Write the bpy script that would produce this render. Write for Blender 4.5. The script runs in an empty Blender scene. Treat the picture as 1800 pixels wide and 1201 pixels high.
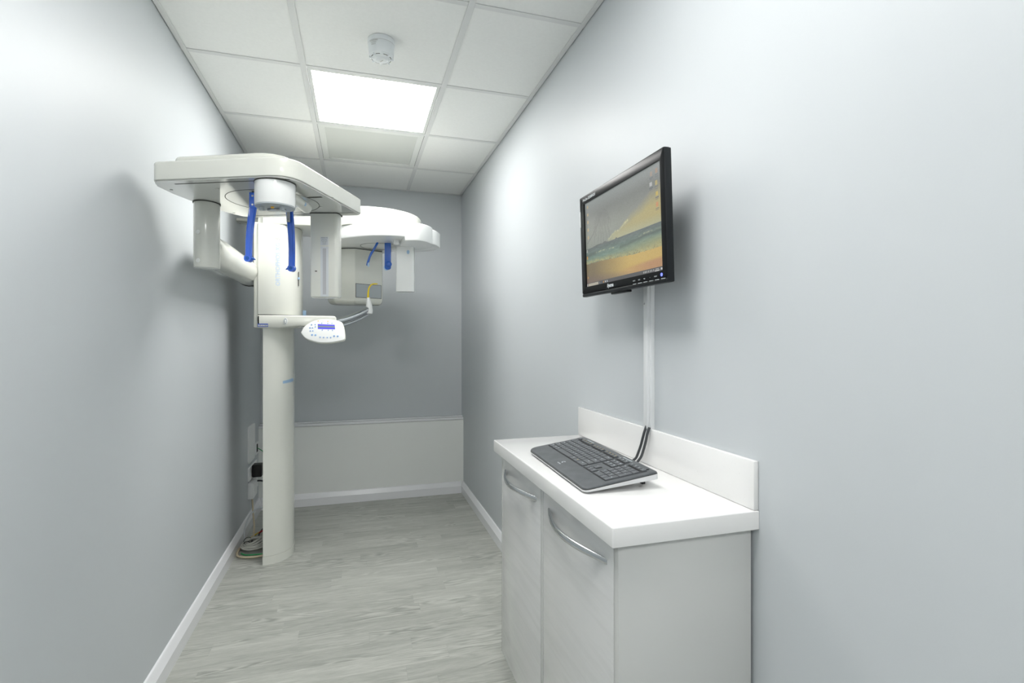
import bpy, bmesh, math, random
from mathutils import Vector, Matrix, Euler

C = bpy.context.scene
COL = C.collection
R = math.radians
PI = math.pi

# ------------------------------------------------------------------ camera, world, light levels
CAM_Z = 1.225
cd = bpy.data.cameras.new('camera'); cam = bpy.data.objects.new('camera', cd); COL.objects.link(cam)
cam.location = (0, 0, CAM_Z); cam.rotation_euler = (R(90), 0, -0.2923)
cd.sensor_width = 36; cd.lens = 36 * 905 / 1800; cd.shift_y = -5.5 / 1800; cd.clip_start = 0.02
C.camera = cam
w = bpy.data.worlds.new('world'); C.world = w; w.use_nodes = True
w.node_tree.nodes['Background'].inputs[0].default_value = (0.75, 0.8, 0.85, 1)
w.node_tree.nodes['Background'].inputs[1].default_value = 0.3
C.view_settings.view_transform = 'Standard'; C.view_settings.look = 'None'
C.view_settings.exposure = 0.0; C.view_settings.gamma = 1.0
try: C.view_settings.use_curve_mapping = False
except Exception: pass
LIGHT_FAR, FILL_NEAR, FILL_REAR = 22.5, 18.8, 28.0            # diffuser radiance: the seen ceiling panel, then two added unseen ones
LAMP_COL = (1.0, 0.988, 0.967)

# room
XL, XR, YB, YF, H = -0.674, 0.811, 4.113, -1.95, 2.382
BA, BB = -0.219, 0.381                      # two long ceiling bars
ROWS = [1.753 + 0.6 * k for k in range(-6, 4)]

# ------------------------------------------------------------------ materials
def lin(c):
    return tuple((v / 12.92 if v <= 0.04045 else ((v + 0.055) / 1.055) ** 2.4) for v in [x / 255 for x in c])
def mat(name, col, rough=0.5, metal=0.0, coat=0.0, emit=None, estr=1.0, trans=0.0, spec=0.5, ior=1.45):
    m = bpy.data.materials.new(name); m.use_nodes = True
    b = m.node_tree.nodes['Principled BSDF']
    b.inputs['Base Color'].default_value = (*col, 1); b.inputs['Roughness'].default_value = rough
    b.inputs['Metallic'].default_value = metal; b.inputs['Coat Weight'].default_value = coat
    b.inputs['Coat Roughness'].default_value = 0.06
    b.inputs['Transmission Weight'].default_value = trans; b.inputs['Specular IOR Level'].default_value = spec
    b.inputs['IOR'].default_value = ior
    if emit: b.inputs['Emission Color'].default_value = (*emit, 1); b.inputs['Emission Strength'].default_value = estr
    return m
def nd(m, t, **kw):
    n = m.node_tree.nodes.new(t)
    for k, v in kw.items(): setattr(n, k, v)
    return n
def lk(m, a, b): m.node_tree.links.new(a, b)
def add_bump(m, scale, strength, dist=0.001, detail=3):
    b = m.node_tree.nodes['Principled BSDF']
    g = nd(m, 'ShaderNodeNewGeometry'); n = nd(m, 'ShaderNodeTexNoise'); n.inputs['Scale'].default_value = scale
    n.inputs['Detail'].default_value = detail
    bp = nd(m, 'ShaderNodeBump'); bp.inputs['Strength'].default_value = strength; bp.inputs['Distance'].default_value = dist
    lk(m, g.outputs['Position'], n.inputs['Vector']); lk(m, n.outputs['Fac'], bp.inputs['Height']); lk(m, bp.outputs['Normal'], b.inputs['Normal'])
def mottled(m, c1, c2, scale, detail=4, vec_scale=(1, 1, 1)):
    b = m.node_tree.nodes['Principled BSDF']
    g = nd(m, 'ShaderNodeNewGeometry'); mp = nd(m, 'ShaderNodeMapping'); mp.inputs['Scale'].default_value = vec_scale
    n = nd(m, 'ShaderNodeTexNoise'); n.inputs['Scale'].default_value = scale; n.inputs['Detail'].default_value = detail
    r = nd(m, 'ShaderNodeValToRGB'); r.color_ramp.elements[0].color = (*c1, 1); r.color_ramp.elements[1].color = (*c2, 1)
    r.color_ramp.elements[0].position = 0.35; r.color_ramp.elements[1].position = 0.65
    lk(m, g.outputs['Position'], mp.inputs['Vector']); lk(m, mp.outputs['Vector'], n.inputs['Vector'])
    lk(m, n.outputs['Fac'], r.inputs['Fac']); lk(m, r.outputs['Color'], b.inputs['Base Color'])

M = {}
M['wall'] = mat('grey blue wall paint', (0.56, 0.60, 0.615), 0.45, spec=0.3)
mottled(M['wall'], (0.562, 0.593, 0.612), (0.576, 0.607, 0.627), 1.3); add_bump(M['wall'], 260, 0.10, 0.0006)
M['box'] = mat('light grey boxing paint', (0.85, 0.87, 0.845), 0.35, spec=0.4); add_bump(M['box'], 200, 0.06, 0.0005)
M['skirt'] = mat('white gloss paint', (0.83, 0.84, 0.86), 0.22)
M['tile'] = mat('ceiling tile', (0.79, 0.81, 0.79), 0.9, spec=0.1)
mottled(M['tile'], (0.875, 0.885, 0.87), (0.895, 0.905, 0.89), 90); add_bump(M['tile'], 500, 0.15, 0.0006)
M['bar'] = mat('white metal grid', (0.74, 0.75, 0.745), 0.35)
M['void'] = mat('dark gap', (0.03, 0.032, 0.033), 0.9)
M['lampframe'] = mat('lamp frame', (0.78, 0.80, 0.78), 0.35)
M['blank'] = mat('unlit diffuser', (0.66, 0.68, 0.655), 0.35)
M['lightfar'] = mat('lit diffuser far', (0.9, 0.9, 0.9), 0.5, emit=LAMP_COL, estr=LIGHT_FAR)
M['fillnear'] = mat('added fill diffuser near', (0.9, 0.9, 0.9), 0.5, emit=LAMP_COL, estr=FILL_NEAR)
M['fillrear'] = mat('added fill diffuser rear', (0.9, 0.9, 0.9), 0.5, emit=LAMP_COL, estr=FILL_REAR)
M['plastic'] = mat('ivory enamel', (0.735, 0.745, 0.685), 0.16, coat=0.4)
M['plasticw'] = mat('white enamel', (0.83, 0.845, 0.835), 0.2, coat=0.3)
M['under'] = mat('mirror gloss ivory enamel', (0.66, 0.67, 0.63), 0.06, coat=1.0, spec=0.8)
M['seam'] = mat('dark seam', (0.045, 0.045, 0.04), 0.6)
M['blue'] = mat('translucent blue plastic', (0.055, 0.19, 0.88), 0.12, trans=0.12, coat=0.8, ior=1.4)
M['blue2'] = mat('blue plastic', (0.01, 0.10, 0.46), 0.2, coat=0.5)
M['paleblue'] = mat('pale blue plastic', (0.36, 0.53, 0.72), 0.3)
M['letter'] = mat('pale blue print', (0.48, 0.60, 0.76), 0.3)
M['greyprint'] = mat('grey print', (0.45, 0.45, 0.43), 0.4)
M['darkprint'] = mat('dark print', (0.06, 0.065, 0.065), 0.5)
M['steel'] = mat('brushed steel', (0.52, 0.54, 0.56), 0.25, metal=1.0)
M['chrome'] = mat('satin chrome', (0.62, 0.64, 0.66), 0.16, metal=1.0)
M['greyplastic'] = mat('grey blue plastic', (0.42, 0.46, 0.48), 0.35)
M['brown'] = mat('dark window', (0.05, 0.035, 0.02), 0.2)
M['whitelabel'] = mat('white label', (0.62, 0.65, 0.67), 0.5)
M['greystrip'] = mat('grey strip', (0.47, 0.48, 0.50), 0.5)
M['yellow'] = mat('yellow plastic', (0.95, 0.70, 0.015), 0.3)
M['orange'] = mat('orange print', (0.85, 0.5, 0.08), 0.5)
M['stickerblue'] = mat('sticker blue', (0.04, 0.09, 0.42), 0.4)
M['lcd'] = mat('blue lcd', (0.03, 0.03, 0.2), 0.2, emit=lin((95, 92, 232)), estr=0.85)
M['lcdband'] = mat('grey lcd band', (0.22, 0.27, 0.30), 0.3)
M['quartz'] = mat('white quartz', (0.84, 0.84, 0.83), 0.13, coat=0.2)
# tiny specks in the quartz
def speck(m):
    b = m.node_tree.nodes['Principled BSDF']; g = nd(m, 'ShaderNodeNewGeometry'); v = nd(m, 'ShaderNodeTexNoise')
    v.inputs['Scale'].default_value = 320; v.inputs['Detail'].default_value = 1
    r = nd(m, 'ShaderNodeValToRGB'); r.color_ramp.elements[0].position = 0.20; r.color_ramp.elements[0].color = (0.72, 0.71, 0.69, 1)
    r.color_ramp.elements[1].position = 0.26; r.color_ramp.elements[1].color = (0.83, 0.83, 0.822, 1)
    lk(m, g.outputs['Position'], v.inputs['Vector']); lk(m, v.outputs['Fac'], r.inputs['Fac']); lk(m, r.outputs['Color'], b.inputs['Base Color'])
speck(M['quartz'])
M['door'] = mat('white woodgrain gloss', (0.70, 0.71, 0.705), 0.09, coat=0.3)
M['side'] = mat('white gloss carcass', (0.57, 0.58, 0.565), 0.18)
def doorgrain(m):
    b = m.node_tree.nodes['Principled BSDF']; g = nd(m, 'ShaderNodeNewGeometry'); mp = nd(m, 'ShaderNodeMapping')
    mp.inputs['Scale'].default_value = (1, 1.3, 17)
    n = nd(m, 'ShaderNodeTexNoise'); n.inputs['Scale'].default_value = 3.0; n.inputs['Detail'].default_value = 6; n.inputs['Distortion'].default_value = 0.6
    r = nd(m, 'ShaderNodeValToRGB'); r.color_ramp.elements[0].position = 0.3; r.color_ramp.elements[0].color = (0.655, 0.66, 0.655, 1)
    r.color_ramp.elements[1].position = 0.6; r.color_ramp.elements[1].color = (0.70, 0.705, 0.70, 1)
    lk(m, g.outputs['Position'], mp.inputs['Vector']); lk(m, mp.outputs['Vector'], n.inputs['Vector'])
    lk(m, n.outputs['Fac'], r.inputs['Fac']); lk(m, r.outputs['Color'], b.inputs['Base Color'])
doorgrain(M['door'])
M['gapline'] = mat('gap line', (0.16, 0.16, 0.15), 0.7)
M['monitor'] = mat('black gloss plastic', (0.012, 0.013, 0.014), 0.28, spec=0.10)
M['monside'] = mat('black satin plastic', (0.012, 0.014, 0.016), 0.35, spec=0.3)
M['print'] = mat('silver print', (0.6, 0.64, 0.66), 0.4)
M['led'] = mat('blue led', (0.1, 0.1, 0.9), 0.4, emit=(0.15, 0.2, 1.0), estr=1.6)
M['trunk'] = mat('white pvc', (0.76, 0.78, 0.79), 0.3)
M['kbd'] = mat('dark grey keyboard', (0.075, 0.083, 0.09), 0.36, spec=0.6)
mottled(M['kbd'], (0.068, 0.076, 0.082), (0.095, 0.103, 0.11), 28, 5)
M['key'] = mat('key plastic', (0.085, 0.092, 0.10), 0.34, spec=0.6)
M['trough'] = mat('black trough', (0.008, 0.008, 0.009), 0.5)
M['kbdrim'] = mat('silver keyboard rim', (0.66, 0.67, 0.68), 0.25)
M['legend'] = mat('key legend', (0.50, 0.53, 0.56), 0.5)
M['legendy'] = mat('yellow key legend', (0.55, 0.42, 0.16), 0.5)
M['cable_dark'] = mat('dark grey cable', (0.055, 0.06, 0.065), 0.45)
M['cable_black'] = mat('black cable', (0.01, 0.01, 0.01), 0.4)
M['cable_white'] = mat('white cable', (0.55, 0.55, 0.50), 0.4)
M['cable_cream'] = mat('cream cable', (0.62, 0.54, 0.38), 0.4)
M['cable_green'] = mat('green cable', (0.05, 0.36, 0.13), 0.4)
M['cable_red'] = mat('red cable', (0.45, 0.02, 0.03), 0.4)
M['cable_yellow'] = mat('yellow cable', (0.65, 0.45, 0.03), 0.4)
M['cable_clear'] = mat('milky tube', (0.58, 0.61, 0.63), 0.2)
M['socket'] = mat('white socket plastic', (0.84, 0.85, 0.85), 0.3)
M['detector'] = mat('white detector plastic', (0.80, 0.835, 0.85), 0.28)

# vinyl wood plank: grain follows world position, shifted per plank
def plank_mat():
    m = bpy.data.materials.new('grey oak vinyl plank'); m.use_nodes = True
    b = m.node_tree.nodes['Principled BSDF']; b.inputs['Roughness'].default_value = 0.42; b.inputs['Specular IOR Level'].default_value = 0.4
    g = nd(m, 'ShaderNodeNewGeometry'); oi = nd(m, 'ShaderNodeObjectInfo')
    mu = nd(m, 'ShaderNodeMath', operation='MULTIPLY'); mu.inputs[1].default_value = 37.0; lk(m, oi.outputs['Random'], mu.inputs[0])
    cx = nd(m, 'ShaderNodeCombineXYZ'); lk(m, mu.outputs[0], cx.inputs[0]); lk(m, mu.outputs[0], cx.inputs[2])
    ad = nd(m, 'ShaderNodeVectorMath', operation='ADD'); lk(m, g.outputs['Position'], ad.inputs[0]); lk(m, cx.outputs[0], ad.inputs[1])
    def noise(sc, scale, det, dist=0.0, rot=0.0):
        mp = nd(m, 'ShaderNodeMapping'); mp.inputs['Scale'].default_value = sc; mp.inputs['Rotation'].default_value = (0, 0, rot)
        n = nd(m, 'ShaderNodeTexNoise'); n.inputs['Scale'].default_value = scale; n.inputs['Detail'].default_value = det; n.inputs['Distortion'].default_value = dist
        lk(m, ad.outputs[0], mp.inputs['Vector']); lk(m, mp.outputs['Vector'], n.inputs['Vector']); return n.outputs['Fac']
    def math2(op, a, bb, clamp=False):
        n = nd(m, 'ShaderNodeMath', operation=op, use_clamp=clamp)
        for i, v in enumerate((a, bb)):
            if isinstance(v, (int, float)): n.inputs[i].default_value = v
            else: lk(m, v, n.inputs[i])
        return n.outputs[0]
    cath = noise((1.3, 9.0, 1), 1.5, 2.0, 0.2)                    # slow field whose contours make cathedral figure
    sn = nd(m, 'ShaderNodeMath', operation='SINE'); lk(m, math2('MULTIPLY', cath, 80.0), sn.inputs[0])
    rings = math2('MULTIPLY', math2('ADD', sn.outputs[0], 1.0), 0.5)
    ringmask = noise((1.2, 6.0, 1), 1.8, 1.0)
    rm = math2('MULTIPLY', math2('SUBTRACT', ringmask, 0.48, True), 6.0, True)
    ring = math2('MULTIPLY', math2('SUBTRACT', rings, 0.5), rm)
    fine = math2('SUBTRACT', noise((7.0, 110, 1), 4.0, 6, 0.3, 0.015), 0.5)
    med = math2('SUBTRACT', noise((1.6, 14, 1), 2.6, 6, 0.9, 0.03), 0.5)
    tone = math2('MULTIPLY', math2('SUBTRACT', oi.outputs['Random'], 0.5), 0.16)
    v = math2('ADD', math2('MULTIPLY', ring, 0.36), math2('MULTIPLY', fine, 0.50))
    v = math2('ADD', v, math2('MULTIPLY', med, 0.62)); v = math2('ADD', v, tone); v = math2('ADD', v, 0.5)
    r = nd(m, 'ShaderNodeValToRGB'); e = r.color_ramp.elements
    e[0].position = 0.18; e[0].color = (*[x * 0.80 for x in (0.345, 0.355, 0.32)], 1)
    e[1].position = 0.88; e[1].color = (0.60, 0.61, 0.565, 1)
    k = r.color_ramp.elements.new(0.5); k.color = (0.425, 0.436, 0.398, 1)
    lk(m, v, r.inputs['Fac']); lk(m, r.outputs['Color'], b.inputs['Base Color'])
    bp = nd(m, 'ShaderNodeBump'); bp.inputs['Strength'].default_value = 0.12; bp.inputs['Distance'].default_value = 0.0008
    lk(m, v, bp.inputs['Height']); lk(m, bp.outputs['Normal'], b.inputs['Normal'])
    return m
M['plank'] = plank_mat()

# ------------------------------------------------------------------ builders
def link(name, me, m, parent=None, loc=None, rot=None, smooth=30):
    if m is not None and not me.materials: me.materials.append(m)
    if smooth:
        me.shade_smooth(); me.set_sharp_from_angle(angle=R(smooth))
    o = bpy.data.objects.new(name, me); COL.objects.link(o)
    if parent: o.parent = parent
    if loc is not None: o.location = loc
    if rot is not None: o.rotation_euler = rot
    return o
def mesh_of(bm, name):
    me = bpy.data.meshes.new(name); bmesh.ops.recalc_face_normals(bm, faces=bm.faces[:]); bm.to_mesh(me); bm.free(); return me
def bevel_sharp(bm, wd, seg=2, ang=30):
    if wd <= 0: return
    es = [e for e in bm.edges if len(e.link_faces) == 2 and e.calc_face_angle(0) > R(ang)]
    bmesh.ops.bevel(bm, geom=es, offset=wd, segments=seg, profile=0.5, affect='EDGES', clamp_overlap=True)
def box(name, m, x0, x1, y0, y1, z0, z1, parent=None, bev=0.0, seg=2, loc=None, rot=None):
    bm = bmesh.new(); bmesh.ops.create_cube(bm, size=1)
    for v in bm.verts: v.co = Vector(((x0 + x1) / 2 + v.co.x * (x1 - x0), (y0 + y1) / 2 + v.co.y * (y1 - y0), (z0 + z1) / 2 + v.co.z * (z1 - z0)))
    bevel_sharp(bm, bev, seg)
    return link(name, mesh_of(bm, name), m, parent, loc, rot)
def round_poly(pts, rad, n=6):
    out = []; N = len(pts)
    for i, p in enumerate(pts):
        r = rad[i] if isinstance(rad, (list, tuple)) else rad
        p = Vector(p); a = Vector(pts[i - 1]) - p; b = Vector(pts[(i + 1) % N]) - p
        if r <= 0: out.append(tuple(p)); continue
        la, lb = a.length, b.length; a.normalize(); b.normalize()
        ang = math.acos(max(-1, min(1, a.dot(b)))); t = r / math.tan(ang / 2) if ang < PI - 1e-3 else 0
        t = min(t, la * 0.49, lb * 0.49); p0 = p + a * t; p1 = p + b * t
        for k in range(n + 1):
            s = k / n; q = p0 * (1 - s) ** 2 + p * 2 * s * (1 - s) + p1 * s ** 2; out.append(tuple(q))
    return out
def area(pts): return sum(pts[i - 1][0] * pts[i][1] - pts[i][0] * pts[i - 1][1] for i in range(len(pts))) / 2
def inset_pts(pts, d):
    s = 1 if area(pts) > 0 else -1; out = []; N = len(pts)
    for i in range(N):
        a, p, b = Vector(pts[i - 1]), Vector(pts[i]), Vector(pts[(i + 1) % N])
        e1 = (p - a); e2 = (b - p)
        if e1.length < 1e-7: e1 = e2
        if e2.length < 1e-7: e2 = e1
        n1 = Vector((-e1.y, e1.x)).normalized(); n2 = Vector((-e2.y, e2.x)).normalized(); n = (n1 + n2)
        if n.length < 1e-6: n = n1
        n.normalize(); k = 1 / max(0.5, n.dot(n1)); q = p + n * d * s * k; out.append((q.x, q.y))
    return out
def loft_bm(layers, bm=None):
    """layers: list of lists of 3-D points, equal counts; ends capped"""
    bm = bm or bmesh.new(); rows = [[bm.verts.new(p) for p in L] for L in layers]; n = len(rows[0])
    for a, b in zip(rows, rows[1:]):
        for i in range(n):
            j = (i + 1) % n; bm.faces.new((a[i], a[j], b[j], b[i]))
    bm.faces.new(rows[0][::-1]); bm.faces.new(rows[-1]); return bm
def prism(name, m, pts, z0, z1, parent=None, bev=0.0, bev0=None, seg=3, axis='z', loc=None, rot=None, smooth=30):
    """outline extruded along an axis, with rounded rims (bev at z1, bev0 at z0)"""
    b1 = bev; b0 = bev if bev0 is None else bev0; L = []
    def P(p, z):
        return {'z': (p[0], p[1], z), 'y': (p[0], z, p[1]), 'x': (z, p[0], p[1])}[axis]
    def ring(d, z): L.append([P(p, z) for p in (inset_pts(pts, d) if d > 0 else pts)])
    if b0 > 0:
        for k in range(seg + 1):
            t = k / seg * PI / 2; ring(b0 * (1 - math.sin(t)), z0 + b0 * (1 - math.cos(t)))
    else: ring(0, z0)
    if b1 > 0:
        for k in range(seg + 1):
            t = k / seg * PI / 2; ring(b1 * (1 - math.cos(t)), z1 - b1 * (1 - math.sin(t)))
    else: ring(0, z1)
    return link(name, mesh_of(loft_bm(L), name), m, parent, loc, rot, smooth)
def circle(cx, cy, r, n=48, ry=None):
    ry = ry or r
    return [(cx + r * math.cos(2 * PI * i / n), cy + ry * math.sin(2 * PI * i / n)) for i in range(n)]
def smooth_path(pts, sub=6):
    P = [Vector(p) for p in pts]; out = []
    for i in range(len(P) - 1):
        p0 = P[max(i - 1, 0)]; p1 = P[i]; p2 = P[i + 1]; p3 = P[min(i + 2, len(P) - 1)]
        for k in range(sub):
            t = k / sub
            out.append(0.5 * ((2 * p1) + (p2 - p0) * t + (2 * p0 - 5 * p1 + 4 * p2 - p3) * t * t + (3 * p1 - p0 - 3 * p2 + p3) * t ** 3))
    out.append(P[-1]); return out
def tube_bm(path, rad, n=12, flat=1.0, caps=True, bm=None):
    path = [Vector(p) for p in path]; N = len(path)
    rad = rad if isinstance(rad, (list, tuple)) else [rad] * N
    if len(rad) != N: rad = [rad[0] + (rad[-1] - rad[0]) * i / (N - 1) for i in range(N)]
    L = []; up = Vector((0, 0, 1)); prev = None
    for i, p in enumerate(path):
        t = (path[min(i + 1, N - 1)] - path[max(i - 1, 0)]).normalized()
        if prev is None:
            u = t.cross(up); u = u if u.length > 0.05 else t.cross(Vector((0, 1, 0)))
        else: u = prev - t * prev.dot(t)
        u.normalize(); prev = u; v = t.cross(u).normalized()
        L.append([p + u * rad[i] * math.cos(2 * PI * k / n) + v * rad[i] * flat * math.sin(2 * PI * k / n) for k in range(n)])
    return loft_bm(L, bm)
def tube(name, m, path, rad, parent=None, n=12, flat=1.0, smooth=50, sub=0):
    if sub: path = smooth_path(path, sub)
    return link(name, mesh_of(tube_bm(path, rad, n, flat), name), m, parent, smooth=smooth)
def lathe(name, m, prof, cx, cy, parent=None, n=48, smooth=30):
    """prof: (radius, z) list from bottom to top"""
    L = [[(cx + r * math.cos(2 * PI * i / n), cy + r * math.sin(2 * PI * i / n), z) for i in range(n)] for r, z in prof]
    return link(name, mesh_of(loft_bm(L), name), m, parent, smooth=smooth)
def ball(name, m, c, r, parent=None, sc=(1, 1, 1)):
    bm = bmesh.new(); bmesh.ops.create_uvsphere(bm, u_segments=20, v_segments=12, radius=r)
    for v in bm.verts: v.co = Vector((c[0] + v.co.x * sc[0], c[1] + v.co.y * sc[1], c[2] + v.co.z * sc[2]))
    return link(name, mesh_of(bm, name), m, parent, smooth=60)
def cyl(name, m, a, b, r, parent=None, n=24):
    return link(name, mesh_of(tube_bm([a, b], r, n), name), m, parent, smooth=40)
def text_mesh(s, size, ext=0.0003, shear=0.0, align='CENTER', space=1.0, bold=0.0):
    c = bpy.data.curves.new('lettering', 'FONT'); c.body = s; c.size = size; c.extrude = ext; c.shear = shear
    c.align_x = align; c.align_y = 'CENTER'; c.resolution_u = 2; c.space_character = space; c.offset = bold
    o = bpy.data.objects.new('lettering', c); me = bpy.data.meshes.new_from_object(o)
    bpy.data.objects.remove(o); bpy.data.curves.remove(c); me.materials.clear(); return me
def tag(o, label=None, cat=None, group=None, kind=None):
    if label: o['label'] = label
    if cat: o['category'] = cat
    if group: o['group'] = group
    if kind: o['kind'] = kind
    return o
def empty(name, loc=(0, 0, 0), rot=(0, 0, 0)):
    o = bpy.data.objects.new(name, None); o.empty_display_size = 0.05; COL.objects.link(o); o.location = loc; o.rotation_euler = rot; return o
def S(o, label): return tag(o, label, kind='structure')
def root_at(loc):
    """for things whose parts are modelled in room coordinates"""
    return loc
def settle(root, loc):
    """move an Empty to the thing's base while its parts stay put"""
    root.location = loc
    for ch in root.children: ch.matrix_parent_inverse = Matrix.Translation(loc).inverted()
def dup(o, parent=None):
    c = o.copy(); COL.objects.link(c)
    if parent is not None: c.parent = parent
    for ch in o.children: dup(ch, c)
    return c

# ------------------------------------------------------------------ room shell
T = 0.10
wl = S(box('wall_left', M['wall'], XL - T, XL, YF - T, YB + T, 0, H + 0.12), 'grey blue painted wall on the left')
wr = S(box('wall_right', M['wall'], XR, XR + T, YF - T, YB + T, 0, H + 0.12), 'grey blue painted wall on the right')
wb = S(box('wall_back', M['wall'], XL, XR, YB, YB + T, 0, H + 0.12), 'grey blue end wall above the boxing')
wf = S(box('wall_front', M['wall'], XL, XR, YF - T, YF, 0, H + 0.12), 'grey blue wall behind the viewer')

fl = S(box('floor', M['gapline'], XL, XR, YF, YB, -0.08, -0.002), 'grey oak vinyl plank floor')
random.seed(11)
plank_me = None; PW = 0.09; y = 2.05 - PW * 43
def plank_mesh():
    bm = bmesh.new(); bmesh.ops.create_cube(bm, size=1)
    for v in bm.verts: v.co = Vector((v.co.x, v.co.y, v.co.z))
    return mesh_of(bm, 'plank')
plank_me = plank_mesh(); plank_me.materials.append(M['plank'])
fixed = {1: [0.048], 0: [0.341 - 0.9], 2: [0.450, -0.55], -1: [0.341], -2: [0.175, -0.457], 3: [-0.301], 5: [-0.344], 11: [0.343]}
row = round((y - 2.05) / PW)
while y < 4.04:
    y1 = min(y + PW, 4.04); y0 = max(y, YF)
    if y1 > YF + 0.01:
        cuts = [c for c in fixed.get(row, []) if XL < c < XR]
        x = XL + random.uniform(-0.75, -0.05); xs = []
        if cuts:
            c = cuts[0]; k = random.uniform(0.55, 0.85); xs = sorted(cuts + [c - k, c + k])
        else:
            while x < XR: xs.append(x); x += random.uniform(0.45, 0.85)
        xs = [XL] + [v for v in xs if XL + 0.04 < v < XR - 0.04] + [XR]
        for a, b in zip(xs, xs[1:]):
            o = bpy.data.objects.new('plank', plank_me); COL.objects.link(o); o.parent = fl
            o.location = ((a + b) / 2, (y0 + y1) / 2, -0.001); o.scale = (b - a - 0.0003, y1 - y0 - 0.0003, 0.002)
    y += PW; row += 1

# boxing under the back wall with a thin sloping cover
YBX = 4.04
bx = empty('boxing', (0, YBX, 0)); tag(bx, 'pale grey boxed-in ledge running along the foot of the end wall', kind='structure'); bx.name = 'trim_1'
box('front_board', M['box'], XL, XR, YBX, YBX + 0.02, 0, 0.578, bx)
box('top_board', M['skirt'], XL, XR, YBX - 0.004, YB, 0.580, 0.598, bx, bev=0.002)
box('top_bead', M['skirt'], XL, XR, YBX + 0.035, YB, 0.598, 0.606, bx, bev=0.002)
settle(bx, (0, YBX, 0))

def skirting(name, p0, p1, nrm, label):
    prof = [(0, 0), (0.019, 0), (0.019, 0.055), (0.0165, 0.059), (0.010, 0.082), (0.006, 0.088), (0, 0.09)]
    L = []
    for p in (p0, p1): L.append([(p[0] + nrm[0] * d, p[1] + nrm[1] * d, z) for d, z in prof])
    S(link(name, mesh_of(loft_bm(L), name), M['skirt'], smooth=20), label)
skirting('baseboard_left', (XL, YF), (XL, YBX), (1, 0), 'white skirting board along the left wall')
skirting('baseboard_right', (XR, 1.79), (XR, YBX), (-1, 0), 'white skirting board along the right wall beyond the cabinet')
skirting('baseboard_back', (XL + 0.019, YBX), (XR - 0.019, YBX), (0, -1), 'white skirting board along the foot of the boxing')
skirting('baseboard_near', (XR, YF), (XR, 0.86), (-1, 0), 'white skirting board along the right wall nearer than the cabinet')
bpy.data.objects['baseboard_near'].name = 'baseboard_right_near'

# suspended ceiling
ce = S(box('ceiling', M['void'], XL - T, XR + T, YF - T, YB + T, H + 0.06, H + 0.12), 'suspended ceiling of white tiles in a white metal grid')
cols = [(XL + 0.002, BA), (BA, BB), (BB, XR - 0.002)]
yy = sorted([YF + 0.002] + ROWS[0:] + [YB - 0.002]); yy = [v for v in yy if YF <= v <= YB]
# the first grid line may sit before the wall
LAMPS = {(1, 2.353): 'far', (1, 0.553): 'near', (1, -1.247): 'near'}  # only the far panel is seen; the other two are added for brightness
BLANK = (1, 2.953)
def near(a, b): return abs(a - b) < 0.01
bw = 0.012; ZT = H + 0.0035
for ci, (xa, xb) in enumerate(cols):
    for ya, yb in zip(yy, yy[1:]):
        if any(ci == k[0] and near(ya, k[1]) for k in LAMPS) or (ci == BLANK[0] and near(ya, BLANK[1])): continue
        ja, jb = 0.004, 0.004
        box('ceiling_tile', M['tile'], xa + ja, xb - jb, ya + 0.003 + 0.002, yb - 0.003, ZT, ZT + 0.015, ce)
for xx in (BA, BB): box('grid_bar', M['bar'], xx - bw, xx + bw, YF, YB, H, H + 0.0022, ce, bev=0.0006, seg=1)
for ya in yy[1:-1]:
    for xa, xb in ((XL, BA - bw), (BA + bw, BB - bw), (BB + bw, XR)):
        box('grid_bar', M['bar'], xa, xb, ya - bw, ya + bw, H + 0.0008, H + 0.0028, ce, bev=0.0005, seg=1)
for nm, (a, b, c, d) in {'l': (XL + 0.003, XL + 0.022, YF, YB), 'r': (XR - 0.022, XR - 0.003, YF, YB), 'b': (XL, XR, YB - 0.022, YB - 0.003)}.items():
    box('edge_trim', M['bar'], a, b, c, d, H - 0.0004, H + 0.002, ce, bev=0.0005, seg=1)

def lamp(y0, m, name, label, frame=0.013, group=None, rec=0.0):
    t = empty(name); x0, x1, y1 = BA + bw + 0.001, BB - bw - 0.001, y0 + 0.6 - bw - 0.001; y0 = y0 + bw + 0.001
    z0 = H + 0.003; f = frame
    for a, b, c, d in ((x0, x1, y0, y0 + f), (x0, x1, y1 - f, y1), (x0, x0 + f, y0 + f, y1 - f), (x1 - f, x1, y0 + f, y1 - f)):
        box('frame', M['lampframe'], a, b, c, d, z0 - 0.0005, z0 + 0.010, t, bev=0.0008, seg=1)
    box('diffuser', m, x0 + f, x1 - f, y0 + f, y1 - f, z0 + 0.004, z0 + 0.008, t)
    settle(t, ((x0 + x1) / 2, (y0 + y1) / 2, z0))
    tag(t, label, 'ceiling light' if 'light' in name else 'ceiling panel', group)
    return t
lamp(2.353, M['lightfar'], 'ceiling_light_panel', 'square lit white light panel in the ceiling beyond the smoke detector', 0.016)
lamp(0.553, M['fillnear'], 'ceiling_light_panel', 'unseen second square light panel in the ceiling above the viewer, added for brightness', 0.016)  # assumed panel out of view, added to raise the room's brightness
lamp(-1.247, M['fillrear'], 'ceiling_light_panel', 'unseen third square light panel in the ceiling behind the viewer, added as fill light', 0.016)  # assumed panel out of view, added for frontal fill
lamp(2.953, M['blank'], 'blank_ceiling_panel', 'unlit pale square panel in a white frame just beyond the lit ceiling light', 0.034)

# ------------------------------------------------------------------ dental x-ray machine
mc = empty('dental_xray_machine')
tag(mc, 'tall ivory dental x-ray machine with overhead arms standing by the left wall', 'x-ray machine')
P_, U_ = M['plastic'], M['under']

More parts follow.
